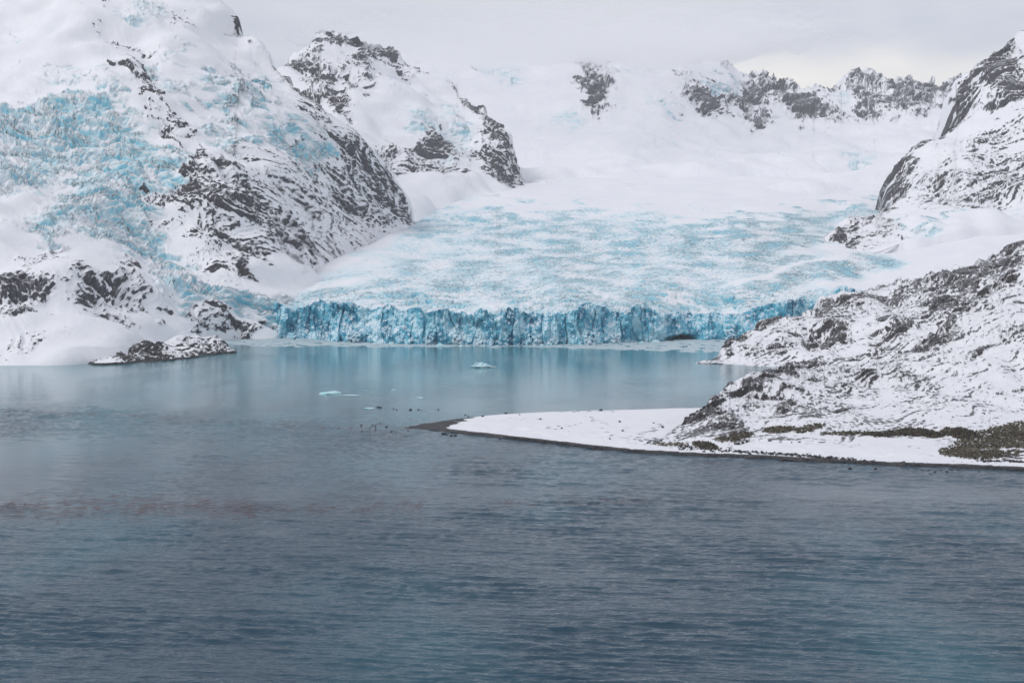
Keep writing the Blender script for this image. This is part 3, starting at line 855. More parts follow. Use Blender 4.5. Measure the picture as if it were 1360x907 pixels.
# ------------------------------------------------------------------ near hills, headland, spit
def build_near_hills():
    # rounded rocky point on the lagoon
    top = curve([(922, 482), (938, 478), (955, 467), (975, 455), (988, 444), (1000, 438), (1012, 428), (1030, 423), (1046, 424), (1060, 419), (1085, 407), (1093, 400), (1106, 398), (1125, 392), (1148, 386), (1160, 379),
                 (1178, 375), (1195, 371), (1215, 370), (1235, 363), (1260, 357), (1285, 352), (1300, 346), (1325, 335), (1345, 324), (1362, 320), (1420, 296), (1600, 240), (1750, 230)])
    bot = linear([(922, 482.5), (950, 482), (1000, 486), (1050, 490), (1150, 500), (1750, 520)])
    depth = Depth([(922, 482, 1240), (1000, 486, 1212), (1050, 489, 1190), (1000, 440, 1330), (1060, 419, 1400), (1120, 394, 1470), (1195, 371, 1530), (1260, 357, 1530), (1360, 321, 1500), (1600, 240, 1500), (1100, 440, 1320),
                   (1200, 420, 1320), (1360, 400, 1230), (1200, 490, 1120), (1360, 490, 1050), (1750, 500, 950), (1750, 230, 1450)])
    us = np.linspace(922, 1750, 860)
    P, U, V, k = face(us, 330, top, bot, depth, back=(14, 9, 0.9), under=(3, 3), jag=1.1)
    rock = [(1112, 408, 30, 9, -14, .98), (1150, 394, 34, 9, -14, .9), (1195, 385, 34, 8, -14, .8), (1210, 372, 22, 3, 0, .8), (1096, 447, 32, 10, -10, .98), (1080, 455, 22, 8, 0, .8), (1050, 448, 16, 3, -20, .8), (1120, 432, 34, 4, 5, .55),
            (1020, 432, 30, 7, -18, .85), (985, 452, 24, 6, -35, .8), (1000, 444, 22, 8, -25, .7), (960, 468, 20, 5, -35, .75), (1035, 468, 18, 6, -10, .7), (955, 478, 14, 3, 0, .8), (1000, 470, 20, 6, -20, .45),
            (1270, 384, 40, 11, -24, .85), (1245, 376, 24, 7, -10, .75), (1300, 370, 30, 8, -30, .7), (1255, 398, 30, 7, -20, .8), (1335, 345, 36, 9, -36, .8), (1350, 330, 20, 8, -30, .9), (1320, 358, 22, 10, -40, .7), (1206, 438, 24, 7, -18, .82),
            (1190, 425, 40, 5, -22, .5), (1160, 455, 30, 8, -20, .42), (1230, 420, 40, 8, -24, .45), (1100, 425, 60, 14, -14, .4), (1200, 400, 60, 16, -16, .4), (1300, 385, 60, 20, -30, .4), (1060, 475, 60, 8, 0, .35), (1150, 470, 60, 10, -10, .35), (1500, 350, 150, 60, -20, .5)]
    P, rk, ic = sculpt(P, U, V, rock, None, A=(3, 120), rockA=(2.7, 18), stretch=2.8, tilt=-58, warp=5, seed=8, foot=(0, 8), base=0.2)
    tag(sheet('far_hillside', P, M_NEAR, {'rk': rk, 'ic': ic}),
        'snow dusted rocky hill whose point reaches into the calm lagoon before the ice', 'hill', kind='structure')

    top = curve([(880, 583), (888, 575), (900, 565), (915, 552), (930, 540), (942, 527), (955, 521), (985, 510), (1002, 503), (1020, 494), (1035, 488), (1050, 482), (1075, 477), (1093, 477), (1110, 484), (1135, 484), (1160, 483), (1178, 480),
                 (1200, 468), (1222, 455), (1247, 438), (1275, 415), (1301, 394), (1322, 372), (1340, 347), (1352, 333), (1365, 324), (1420, 300), (1600, 250), (1750, 240)])
    bot = linear([(880, 586), (900, 591), (940, 593), (980, 588), (1000, 584), (1100, 588), (1250, 592), (1360, 590), (1750, 600)])
    depth = Depth([(885, 585, 715), (900, 591, 709), (950, 592, 706), (1000, 584, 722), (1100, 586, 720), (1250, 590, 712), (1360, 588, 715), (1750, 598, 690), (888, 575, 745), (930, 540, 800), (985, 510, 890), (1035, 488, 980), (1090, 477, 1050), (1178, 480, 1060), (1247, 438, 1130),
                   (1301, 394, 1190), (1365, 324, 1290), (1750, 240, 1350), (960, 560, 750), (1060, 550, 800), (1100, 520, 890), (1200, 540, 850), (1250, 500, 940), (1360, 450, 1010), (1360, 540, 830), (1300, 560, 785), (1600, 450, 980)])
    us = np.linspace(880, 1750, 1000)
    P, U, V, k = face(us, 420, top, bot, depth, back=(14, 8, 0.9), under=(3, 2), jag=1.1)
    rock = [(922, 564, 42, 18, -38, 1), (960, 562, 30, 19, 45, .98), (978, 575, 22, 13, 40, .85), (910, 575, 20, 8, -30, 1), (940, 580, 30, 7, 10, .75), (945, 535, 22, 6, -40, .7), (990, 518, 34, 6, -18, .72), (1030, 500, 40, 6, -22, .8), (1075, 482, 26, 6, -4, .88),
            (1050, 490, 26, 6, -20, .8), (1015, 520, 24, 8, -20, .6), (1045, 532, 14, 7, -35, .85), (1066, 524, 14, 4, 10, .9), (1085, 543, 28, 8, -8, .9), (1112, 544, 16, 9, 0, .9), (1080, 530, 40, 5, -15, .5), (1148, 503, 8, 8, 0, .6), (1150, 525, 16, 8, 20, .55),
            (1110, 512, 40, 6, 25, .4), (1215, 466, 40, 7, -32, .75), (1250, 442, 36, 8, -36, .72), (1290, 408, 36, 10, -42, .7), (1325, 375, 30, 9, -48, .65), (1348, 340, 22, 8, -45, .72), (1240, 455, 40, 10, -30, .5), (1330, 400, 40, 16, -40, .38), (1340, 440, 40, 12, -20, .38),
            (1290, 460, 60, 12, -16, .3), (1335, 455, 40, 5, -15, .5), (1280, 496, 24, 4, 5, .5), (1180, 500, 60, 14, 10, .3), (1100, 500, 60, 12, 0, .38), (1010, 545, 50, 18, 0, .42), (1180, 560, 50, 8, 10, .5), (1160, 572, 60, 5, 0, .6), (1110, 560, 50, 8, 0, .4),
            (1230, 545, 40, 10, 0, .28), (1300, 540, 70, 20, 0, .22), (1210, 520, 20, 26, -15, .34), (1240, 515, 12, 26, -15, .32), (1180, 580, 90, 5, 0, .55), (1040, 580, 60, 5, 0, .5), (1600, 450, 150, 80, -20, .5)]
    P, rk, ic = sculpt(P, U, V, rock, None, A=(2.4, 100), rockA=(2.3, 15), stretch=2.8, tilt=-58, warp=4, seed=9, foot=(2, 14), base=0.2)
    tag(sheet('near_hillside', P, M_NEAR, {'rk': rk, 'ic': ic}),
        'near snow covered hill at the right, dark crag at its foot above the spit', 'hill', kind='structure')


def build_headland():
    top = curve([(74, 483), (84, 477), (98, 468), (110, 458), (122, 455), (150, 454), (178, 457), (205, 456), (226, 452), (242, 447), (262, 445), (280, 447), (296, 454), (306, 464), (312, 468)])
    bot = linear([(74, 484), (140, 484), (200, 480.5), (250, 476), (300, 468.5), (312, 468.5)])
    us = np.linspace(74, 312, 420)

    def depth(U, V):
        vb = bot(U)
        return dwater(vb + 0.6) + 4.2 * np.clip(vb - V, 0, None)
    P, U, V, k = face(us, 110, top, bot, depth, back=(14, 5, 0.45), under=(2, 2))
    rock = [(140, 462, 42, 10, 14, 1), (118, 464, 16, 9, -40, 1), (170, 468, 30, 14, 35, 1), (202, 466, 24, 14, 45, .98), (128, 478, 18, 4, 0, .5), (180, 480, 26, 4, 0, .8), (225, 470, 16, 10, 45, .75), (265, 462, 16, 15, 60, .8), (245, 460, 16, 12, 50, .5), (292, 462, 16, 10, 40, .75), (150, 470, 20, 6, 30, .6)]
    P, rk, ic = sculpt(P, U, V, rock, None, A=(1.0, 40), rockA=(1.8, 20), tilt=34, warp=3, seed=12)
    low = sstep(P[..., 2], 2.2, 0.8)
    rk = np.maximum(rk, low * 1.2)
    tag(sheet('rocky_headland', P, M_HEAD, {'rk': rk, 'ic': ic}),
        'low dark rock headland streaked with snow at the left shore', 'headland', kind='structure')


FRONT = curve([(532, 569), (560, 570.5), (600, 575), (650, 580.5), (700, 586), (760, 593), (800, 597.5), (840, 601.5), (880, 604), (940, 607), (1000, 609), (1100, 614.5), (1200, 619.5), (1290, 622.5), (1360, 626), (1500, 634), (1800, 650)])
BACK = curve([(532, 567), (560, 562), (600, 556), (627, 552.5), (660, 549.5), (700, 547.5), (760, 545), (850, 543), (920, 541), (960, 541), (1100, 560), (1800, 575)])


def spit_height(U, e, X, D):
    """height above the water at distance e from the front edge"""
    h = 1.25 * sstep(e, -0.8, 3.6) + 1.5 * sstep(e, 5, 60)
    return h + 0.28 * fbm(X / 30, D / 22, 41, 3) * sstep(e, 5, 20)


def build_spit():
    us = np.linspace(532, 1800, 1300)
    nv = 190
    t = np.linspace(0, 1, nv) ** 1.6
    df, db = dwater(FRONT(us)), dwater(BACK(us))
    U, T = np.meshgrid(us, t)
    D = df[None] + (db - df)[None] * T
    X = (U - 680) / F * D
    e = (D - df[None])
    eb = (db[None] - D)
    edge_n = 0.5 * fbm(X / 18, D / 14, 43, 3)
    z = spit_height(U, e + edge_n, X, D)
    z = np.minimum(z, -0.4 + 2.6 * sstep(eb + edge_n, -2, 26))
    z *= 0.45 + 0.55 * sstep(U, 540, 700)
    z -= 0.5 * sstep(T, 0.015, 0.0) + 0.5 * sstep(T, 0.985, 1.0)
    # gravel: the wet beach face, the bare tip of the spit, swash lines and thin patches in the snow
    snowline = linear([(532, 900), (565, 60), (575, 22), (600, 10), (680, 6.0), (1000, 5.0), (1800, 5.0)])(U)
    rk = 1.3 * sstep(e - snowline + 0.5 * fbm(X / 9, D / 6, 44, 3), 1.0, -1.0)
    backline = linear([(532, 400), (570, 60), (600, 40), (622, 22), (640, 5), (700, 3), (900, 3)])(U)
    rk = np.maximum(rk, 1.2 * sstep(eb - backline + 5 * fbm(X / 14, D / 12, 45, 3), 6, -6))
    thin = blobs(U + 6 * pn(X / 30, D / 30, 2), V_of(D), [(660, 553, 36, 1.6, 0, .7), (770, 551, 60, 1.4, 0, .6), (740, 571, 40, 2, -8, .42), (800, 566, 30, 2.5, 20, .42), (870, 575, 26, 5, -20, .55), (780, 580, 60, 4, 6, .33), (700, 562, 50, 3, 0, .33), (850, 590, 40, 4, 6, .4), (890, 590, 30, 4, 0, .75), (930, 597, 40, 3, 0, .45), (980, 601, 60, 2.0, 4, .3),
                                                        (1090, 606, 60, 1.5, 4, .3), (1040, 590, 80, 4, 0, .4), (1110, 582, 80, 3, 0, .6), (1200, 586, 50, 2.5, 0, .6), (1120, 596, 70, 3, 0, .36), (1200, 600, 50, 3, 0, .3), (1310, 590, 70, 24, -6, .62), (1345, 611, 36, 2, 3, .8)])
    rk = np.maximum(rk, thin * 1.05 - 0.22 + 0.18 * fbm(X / 7, D / 6, 47, 3))
    P = np.stack([X, D, z], -1)
    tag(sheet('beach_spit', P, M_SPIT, {'rk': rk, 'ic': rk * 0}),
        'flat snow covered gravel spit with a dark wet edge reaching into the bay', 'beach', kind='structure')


def V_of(D):
    return HZ + H * F / D


M_SPIT = terrain_mat('snow_gravel', streak=0, fine=1 / 3.0, dark=(0.010, 0.010, 0.013), pale=(0.038, 0.038, 0.043), along=1.0, dust=0.12, speck=0.4)
build_near_hills()
build_headland()
build_spit()


# ------------------------------------------------------------------ things: icebergs, stones, plants, kelp
def lump(seed, sub=3, scale=(1, 1, 1), rough=0.3, freq=1.6, flat=None):
    """irregular boulder or ice block"""
    bm = bmesh.new()
    bmesh.ops.create_icosphere(bm, subdivisions=sub, radius=1.0)
    rr = np.random.default_rng(seed)
    dirs = rr.standard_normal((9, 3))
    dirs /= np.linalg.norm(dirs, axis=1)[:, None]
    cut = 0.55 + 0.4 * rr.random(9)
    ph = rr.random(6) * 6.28
    for v in bm.verts:
        p = np.array(v.co)
        for d, c in zip(dirs, cut):
            q = p @ d
            if q > c:
                p = p - d * (q - c) * 0.85
        n = (math.sin(p[0] * freq * 2.1 + ph[0]) * math.sin(p[1] * freq * 2.3 + ph[1]) + math.sin(p[2] * freq * 2.7 + ph[2])
             + 0.6 * math.sin(p[0] * freq * 5 + ph[3]) * math.sin(p[2] * freq * 5 + ph[4]) * math.sin(p[1] * freq * 4.6 + ph[5]))
        p = p * (1 + rough * 0.3 * n)
        v.co = p * np.array(scale)
    return bm


def bm_obj(name, bm, mat, parent=None, smooth=False):
    me = bpy.data.meshes.new(name)
    bm.to_mesh(me)
    bm.free()
    (me.shade_smooth if smooth else me.shade_flat)()
    me.materials.append(mat)
    o = bpy.data.objects.new(name, me)
    COL.objects.link(o)
    if parent:
        o.parent = parent
    return o


M_BERG = plain_mat('berg_ice', (0.22, 0.55, 0.64), (0.55, 0.76, 0.80), 0.5, 0.35, 0.3, cov=0.72, spec=0.4)
M_FLOE = plain_mat('floe_ice', (0.30, 0.66, 0.70), (0.52, 0.78, 0.80), 0.6, 0.35, 0.2, cov=0.97, spec=0.4)
M_STONE = plain_mat('dark_stone', (0.02, 0.02, 0.023), (0.06, 0.057, 0.06), 0.8, 0.75, 0.3)
M_BOULDER = plain_mat('snowy_stone', (0.025, 0.024, 0.027), (0.075, 0.07, 0.072), 0.8, 0.8, 0.3, cov=0.93)


def on_water(u, v, z=0.0):
    d = float(dwater(v))
    return ((u - 680) / F * d, d, z)


def join_lumps(parts):
    bm = bmesh.new()
    for b, (x, y, z) in parts:
        me = bpy.data.meshes.new('tmp')
        bmesh.ops.translate(b, verts=b.verts, vec=(x, y, z))
        b.to_mesh(me)
        b.free()
        bm.from_mesh(me)
        bpy.data.meshes.remove(me)
    return bm


def build_bergs():
    # the weathered berg: a saddle of white and blue lumps on a low shelf
    bm = join_lumps([(lump(3, 4, (8.5, 5, 1.6), 0.5), (0, 0, 0.3)), (lump(4, 4, (3.0, 2.6, 3.0), 0.6), (-3.6, 0.4, 1.3)), (lump(5, 4, (2.6, 2.2, 3.6), 0.7), (-0.6, 0, 1.6)),
                     (lump(6, 4, (3.2, 2.6, 2.2), 0.6), (3.2, -0.4, 1.5)), (lump(7, 3, (3.8, 2.0, 0.7), 0.5), (9.5, 0, 0.1))])
    o = bm_obj('iceberg', bm, M_BERG)
    o.location = on_water(639, 488)
    tag(o, 'small weathered white iceberg with blue hollows, alone in mid lagoon', 'iceberg')
    spec = [(433, 523, (7.0, 4.5, 1.0), 21, 'pale turquoise ice floe, long and low, touching the higher floe beside it'),
            (443, 521.5, (5.2, 4.0, 1.5), 22, 'deeper blue ice floe just behind the long pale floe'),
            (465, 525, (6.5, 3.0, 0.35), 23, 'almost awash flat ice floe right of the two turquoise floes'),
            (490, 542.5, (3.6, 2.4, 0.5), 24, 'small flat turquoise ice floe near the drifting dark rocks'),
            (558, 528, (2.6, 2.0, 0.35), 25, 'tiny sliver of floating ice in open water behind the spit tip'),
            (523, 517.5, (2.0, 1.6, 0.25), 26, 'faintest speck of floating ice between the floes and the iceberg')]
    for u, v, sc, sd, lab in spec:
        o = bm_obj('ice_floe', lump(sd, 3, sc, 0.5), M_FLOE)
        o.location = on_water(u, v)
        tag(o, lab, 'ice floe', 'ice floes drifting in the lagoon')
    # blocks calved from the cliff, frozen in the brash
    blocks = [(520, 457.5, 2.0), (498, 457, 1.5), (585, 459.5, 2.6), (660, 460.5, 1.6), (720, 460, 1.8), (870, 454.5, 3.0), (852, 456, 1.8), (395, 451.5, 1.5), (612, 460, 1.4)]
    labs = ['white ice block under the left half of the cliff', 'small white ice block beside the left cliff apron', 'largest left ice block lying in the brash at the cliff foot', 'small ice block under the dark blue cliff columns',
            'ice block at the foot of the middle cliff', 'big pale ice block banked beside the dark cave in the cliff', 'smaller ice block left of the cave block', 'ice block below the dirty left end of the cliff', 'little ice block under the white cliff patch']
    for (u, v, s), lab in zip(blocks, labs):
        o = bm_obj('ice_block', lump(int(u), 3, (s * 1.7, s * 1.3, s), 0.5), M_BERG)
        o.location = on_water(u, v, 0.3)
        tag(o, lab, 'ice block', 'ice blocks at the cliff foot')


build_bergs()


def brash():
    """sheet of fine crushed ice along the cliff with small lumps in it"""
    us = np.linspace(296, 1010, 760)
    far = CLIFF_FOOT(us) - 0.8
    nearv = linear([(296, 455), (320, 459.5), (400, 460.5), (520, 460.5), (620, 460.5), (680, 460.3), (730, 461.5), (790, 463.5), (860, 466.2), (905, 467.6), (950, 468.3), (1010, 469.5)])(us)
    t = np.linspace(0, 1, 60)
    U, T = np.meshgrid(us, t)
    D0, D1 = dwater(nearv)[None], dwater(far)[None]
    D = D0 + (D1 - D0) * T
    X = (U - 680) / F * D
    D = D + 5 * (1 - T) * fbm(X / 40, X * 0, 51, 4)
    z = 0.16 + 0.10 * fbm(X / 3.5, D / 6, 52, 3) + 0.12 * np.clip(fbm(X / 8, D / 12, 53, 2), 0, 3)
    hole = fbm(X / 22, D / 45, 54, 4) + 1.4 * T
    z = np.where(hole < -0.75, -0.3, z)
    z *= sstep(T, 0.0, 0.03)
    z -= 0.35 * sstep(T, 0.02, 0.0)
    o = sheet('brash_ice', np.stack([X, D, z], -1), M_BRASH, None)
    tag(o, 'grey strip of crushed brash ice floating along the foot of the cliff', 'brash ice', kind='stuff')


M_BRASH = plain_mat('brash', (0.34, 0.46, 0.50), (0.56, 0.64, 0.67), 0.12, 0.6, 0.15)
brash()


def ray_ground(u, v, names=('near_hillside', 'beach_spit')):
    """where the ground lies under the sight line of column u, row v"""
    from mathutils import Vector
    best = None
    d = Vector(((u - 680) / F, 1.0, (HZ - v) / F)).normalized()
    for n in names:
        hit, loc, nrm, _ = bpy.data.objects[n].ray_cast(Vector((0, 0, H)), d)
        if hit and (best is None or loc.y < best.y):
            best = loc
    return best


bpy.context.view_layer.update()


def build_stones():
    # stones standing in the shallows off the tip of the spit
    sea = [(504, 541.2, 2.1), (523, 542.8, 1.2), (527, 544.2, 0.8), (545, 544.3, 1.6), (556, 544, 1.1), (560, 544.6, .7), (582, 544, .9),
           (480, 565, .9), (494, 565, 1.1), (498, 566, 1.3), (505, 562.5, 1.1), (513, 567, 1.1), (491, 568.5, .8), (481, 572.5, 1.0), (450, 569, .8), (520, 573.5, 1.4), (542, 572, 1.2), (565, 572.5, .8), (499, 570.5, .9),
           (590, 576.5, 1.9), (594, 577.2, 1.4), (600, 578.5, 1.7), (605, 578.5, 1.5), (664, 583, 1.0)]
    big = {(504, 541.2): 'largest dark rock in the calm water behind the spit, leftmost of its row',
           (545, 544.3): 'round dark rock in calm water nearest the bare spit tip',
           (523, 542.8): 'middle dark rock with a smaller one beside it in calm water',
           (590, 576.5): 'upright dark rock in the water just off the beach, left of a long pair',
           (600, 578.5): 'long low dark rock in the water just off the beach',
           (520, 573.5): 'angular dark rock in the water left of the gravel tip',
           (664, 583): 'lone dark rock off the snowy beach right of the long rock'}
    protos = [lump(60 + i, 2, (1, 0.8, 0.75), 0.6) for i in range(4)]
    meshes = []
    for i, b in enumerate(protos):
        me = bpy.data.meshes.new('sea_rock')
        b.to_mesh(me)
        b.free()
        me.materials.append(M_STONE)
        meshes.append(me)
    rr = random.Random(4)
    for i, (u, v, s) in enumerate([(a, b, c * 0.8) for a, b, c in sea]):
        o = bpy.data.objects.new('sea_rock', meshes[i % 4])
        COL.objects.link(o)
        o.location = on_water(u, v, 0.1)
        o.scale = (s * (1.5 if (u, v) == (600, 578.5) else 1.15), s, s * 0.6)
        o.rotation_euler = (0, 0, rr.random() * 6.28 if s < 1.5 else 0.2)
        tag(o, big.get((u, v), 'small dark stone awash among others off the spit tip'), 'rock', 'stones in the shallows around the spit tip')
    for i, (u, v, s) in enumerate([(1234, 625, .8), (1242, 626.5, .7), (1250, 625.3, .6), (1258, 626.7, .7), (1264, 624.8, .9), (1272, 624.5, .8), (1235, 631, .9), (1300, 625.8, .6), (1225, 624.5, .5), (1129, 622, .9), (1110, 621, .6), (1163, 622.6, .7), (1038, 612.4, .9)]):
        o = bpy.data.objects.new('sea_rock', meshes[i % 4])
        COL.objects.link(o)
        o.location = on_water(u, v, 0.05)
        o.scale = (s * 1.3, s, s * 0.8)
        tag(o, 'small dark stone in the shallow water right below the long beach', 'rock', 'stones in the shallows below the long beach')
    # boulders lying in the snow of the spit
    bmesh_list = []
    for i in range(4):
        b = lump(80 + i, 2, (1, 0.85, 0.8), 0.6)
        me = bpy.data.meshes.new('boulder')
        b.to_mesh(me)
        b.free()
        me.materials.append(M_BOULDER)
        bmesh_list.append(me)
    spots = [(798, 545.5, 1.6), (718, 557, 1.1), (823, 560.5, 1.1), (827, 572.5, 1.0), (746, 569, .9), (618, 551, 1.0), (622, 552.5, .9), (641, 553.5, 1.2), (672, 548.5, 1.2), (680, 549, .8), (690, 551, .7), (810, 583, .9), (860, 589, .8),
             (868, 562, .9), (880, 568, 1.2)]
    for i, (u, v, s) in enumerate(spots):
        o = bpy.data.objects.new('boulder', bmesh_list[i % 4])
        COL.objects.link(o)
        g = ray_ground(u, v)
        o.location = (g.x, g.y, g.z + 0.25 * s) if g else on_water(u, v)
        o.scale = (s * 0.8, s * 0.75, s * 0.7)
        o.rotation_euler = (0, 0, rr.random() * 6.28)
        lab = 'small boulder dotted on the flat snow of the spit'
        if i == 0:
            lab = 'largest boulder on the far edge of the snowy spit, dark against the water'
        elif i == 2:
            lab = 'boulder in mid spit straight in front of the largest boulder'
        tag(o, lab, 'boulder', 'boulders on the snowy spit')


build_stones()


def ground_y(v, z=2.6):
    return (H - z) * F / (v - HZ)


def build_scatter():
    # wrack line of dark stones along the crest of the beach
    rr = np.random.default_rng(9)
    line = curve([(900, 595), (925, 596), (960, 599), (1000, 601), (1050, 604), (1100, 608), (1155, 612.5), (1180, 614), (1240, 614), (1300, 612.5), (1360, 613)])
    dens = linear([(900, .9), (1000, 1), (1100, .9), (1150, .5), (1165, .02), (1300, .02), (1305, .9), (1360, 1)])
    bms = []
    proto = lump(91, 1, (1, 0.85, 0.75), 0.6)
    pv = np.array([v.co[:] for v in proto.verts], np.float32)
    pf = np.array([[v.index for v in f.verts] for f in proto.faces], np.int32)
    proto.free()
    pts = []
    for i in range(1100):
        u = 900 + 460 * rr.random()
        if rr.random() > dens(u):
            continue
        v = float(line(u)) + rr.normal() * (0.9 if u > 965 else 1.8)
        s = 0.22 + 0.6 * rr.random() ** 2
        pts.append((u, v, s))
    V_, F_ = [], []
    for i, (u, v, s) in enumerate(pts):
        g = ray_ground(u, v)
        if g is None:
            continue
        a = rr.random() * 6.28
        c, sn = math.cos(a), math.sin(a)
        q = pv * s * np.array([1.3, 1, 1.0])
        q = np.stack([q[:, 0] * c - q[:, 1] * sn, q[:, 0] * sn + q[:, 1] * c, q[:, 2]], 1)
        V_.append(q + np.array([g.x, g.y, g.z + 0.3 * s]))
        F_.append(pf + (len(V_) - 1) * len(pv))
    tag(tri_mesh('beach_rubble', np.concatenate(V_), np.concatenate(F_), M_STONE), 'dark line of tumbled stones along the snowy beach crest', 'stones', kind='stuff')


def tri_mesh(name, v, f, mat):
    me = bpy.data.meshes.new(name)
    me.vertices.add(len(v))
    me.vertices.foreach_set('co', np.ascontiguousarray(v, np.float32).reshape(-1))
    n, k = f.shape
    me.loops.add(n * k)
    me.polygons.add(n)
    me.loops.foreach_set('vertex_index', np.ascontiguousarray(f, np.int32).reshape(-1))
    me.polygons.foreach_set('loop_start', np.arange(0, n * k, k, dtype=np.int32))
    me.polygons.foreach_set('loop_total', np.full(n, k, np.int32))
    me.update(calc_edges=True)
    me.shade_flat()
    me.materials.append(mat)
    o = bpy.data.objects.new(name, me)
    COL.objects.link(o)
    return o


build_scatter()


def build_tussock():
    bpy.context.view_layer.update()
    rr = np.random.default_rng(21)
    zones = [  # u, v, ru, rv, tilt, count, height, name
        (1325, 588, 62, 21, -8, 2600, 1.0), (1350, 573, 40, 13, -14, 900, 1.0), (1290, 600, 44, 9, 0, 900, 0.9), (1275, 576, 26, 7, 8, 500, 1.3), (1215, 575, 28, 5, 0, 420, 1.5), (1175, 577, 24, 4, 0, 260, 1.3), (1130, 576, 40, 2.5, 0, 220, 1.1),
        (1075, 569, 22, 5, -12, 240, 1.0), (1035, 571, 24, 4.5, -4, 320, 1.1), (985, 578, 18, 4, 0, 160, 0.9), (937, 592, 18, 5, 10, 320, 1.0), (965, 584, 18, 4, 0, 160, 0.8), (890, 590, 26, 2.5, 0, 120, 0.6), (1240, 578, 16, 4, 0, 200, 1.4), (1420, 590, 60, 25, -8, 700, 1.0)]
    vs, fs, tone = [], [], []
    n = 0
    for (u0, v0, ru, rv, a, cnt, hgt) in zones:
        c, s = math.cos(R(a)), math.sin(R(a))
        for _ in range(cnt):
            r, th = math.sqrt(rr.random()), rr.random() * 6.28
            if r > 0.75 and rr.random() < (r - 0.75) * 2.6:
                continue
            p, q = ru * r * math.cos(th), rv * r * math.sin(th)
            u, v = u0 + p * c - q * s, v0 + p * s + q * c
            if 1300 < u and 595.5 < v < 599 and rr.random() < 0.85:
                continue
            g = ray_ground(u, v)
            if g is None:
                continue
            x, y, z = g
            h = hgt * (0.5 + 0.7 * rr.random())
            tn = rr.random() * (0.6 if hgt > 1.2 else 1.0)
            nb = 9
            for k in range(nb):
                az = rr.random() * 6.28
                lean = 0.25 + 0.6 * rr.random()
                w = 0.10 + 0.10 * rr.random()
                ox, oy = 0.25 * rr.normal(), 0.25 * rr.normal()
                dx, dy = math.cos(az), math.sin(az)
                px, py = -dy * w, dx * w
                bx, by = x + ox, y + oy
                mx, my = bx + dx * lean * h * 0.45, by + dy * lean * h * 0.45
                tx, ty = bx + dx * lean * h * 1.1, by + dy * lean * h * 1.1
                zz = h * (0.6 + 0.5 * rr.random())
                vs += [(bx - px, by - py, z - 0.1), (bx + px, by + py, z - 0.1), (mx + px * .8, my + py * .8, z + zz * 0.75), (mx - px * .8, my - py * .8, z + zz * 0.75), (tx, ty, z + zz)]
                fs += [(n, n + 1, n + 2), (n, n + 2, n + 3), (n + 3, n + 2, n + 4)]
                tone += [tn] * 5
                n += 5
    o = tri_mesh('tussock_grass', np.array(vs), np.array(fs), M_TUSS)
    at_ = o.data.attributes.new('tone', 'FLOAT', 'POINT')
    at_.data.foreach_set('value', np.array(tone, np.float32))
    tag(o, 'olive brown tussock grass poking through the snow at the foot of the near hill', 'grass', kind='stuff')


def tuss_mat():
    m, g = new_mat('tussock')
    t = g.attr('tone')
    c = g.mix(g.step(t, 0.1, 0.6), (0.05, 0.047, 0.038), (0.16, 0.135, 0.09))
    c = g.mix(g.step(t, 0.7, 1.0), c, (0.33, 0.31, 0.25))
    finish(g, c, 0.85)
    return m


M_TUSS = tuss_mat()
build_tussock()


def kelp(name, bands, label, seed):
    """mats of floating blades, each blade a thin bent strip a few centimetres thick"""
    rr = np.random.default_rng(seed)
    vs, fs = [], []
    n = 0
    for (u0, u1, vc, spread, cnt, size) in bands:
        made = 0
        while made < cnt:
            u = u0 + (u1 - u0) * rr.random()
            clump = float(pn(np.array(u / 46.0), np.array(vc / 50.0), 3)) + 0.7 * float(pn(np.array(u / 14.0), np.array(1.7), 5))
            if clump * 0.5 < rr.normal() * 1.0 - 0.2:
                made += 0.4
                continue
            made += 1
            v = vc(u) if callable(vc) else vc
            v = v + spread * rr.normal() * 0.5
            x, y, _ = on_water(u, v)
            L = size * (0.5 + 1.2 * rr.random())
            w = 0.16 * size * (0.4 + rr.random())
            a = rr.normal() * 0.35
            ca, sa = math.cos(a), math.sin(a)
            z0 = 0.42 + 0.2 * rr.random()
            seg = 4
            for k in range(seg + 1):
                t = k / seg - 0.5
                wx = w * (1 - (2 * t) ** 2 * 0.8) * 0.5
                lx, ly = L * t, 0.3 * L * math.sin(t * 3 + a * 5) * 0.4
                zz = z0 + 0.03 * size * math.cos(t * 3.1)
                for sgn, dz in ((-1, -0.06), (1, 0.0)):
                    qx, qy = lx, ly + sgn * wx
                    vs.append((x + qx * ca - qy * sa, y + qx * sa + qy * ca, zz + dz))
                if k:
                    b = n + 2 * (k - 1)
                    fs.append((b, b + 2, b + 3, b + 1))
            n += 2 * (seg + 1)
    o = tri_mesh(name, np.array(vs), np.array(fs), M_KELP)
    tag(o, label, 'kelp', kind='stuff')


M_KELP = plain_mat('kelp', (0.05, 0.026, 0.03), (0.11, 0.066, 0.07), 0.3, 0.45, 0.05, spec=0.4)
_c = curve([(-120, 677), (0, 676), (120, 673), (250, 672), (330, 677), (480, 676), (700, 669), (1000, 667), (1360, 672), (1500, 674)])
# a low curve near the front, a thinner one out where the lagoon opens


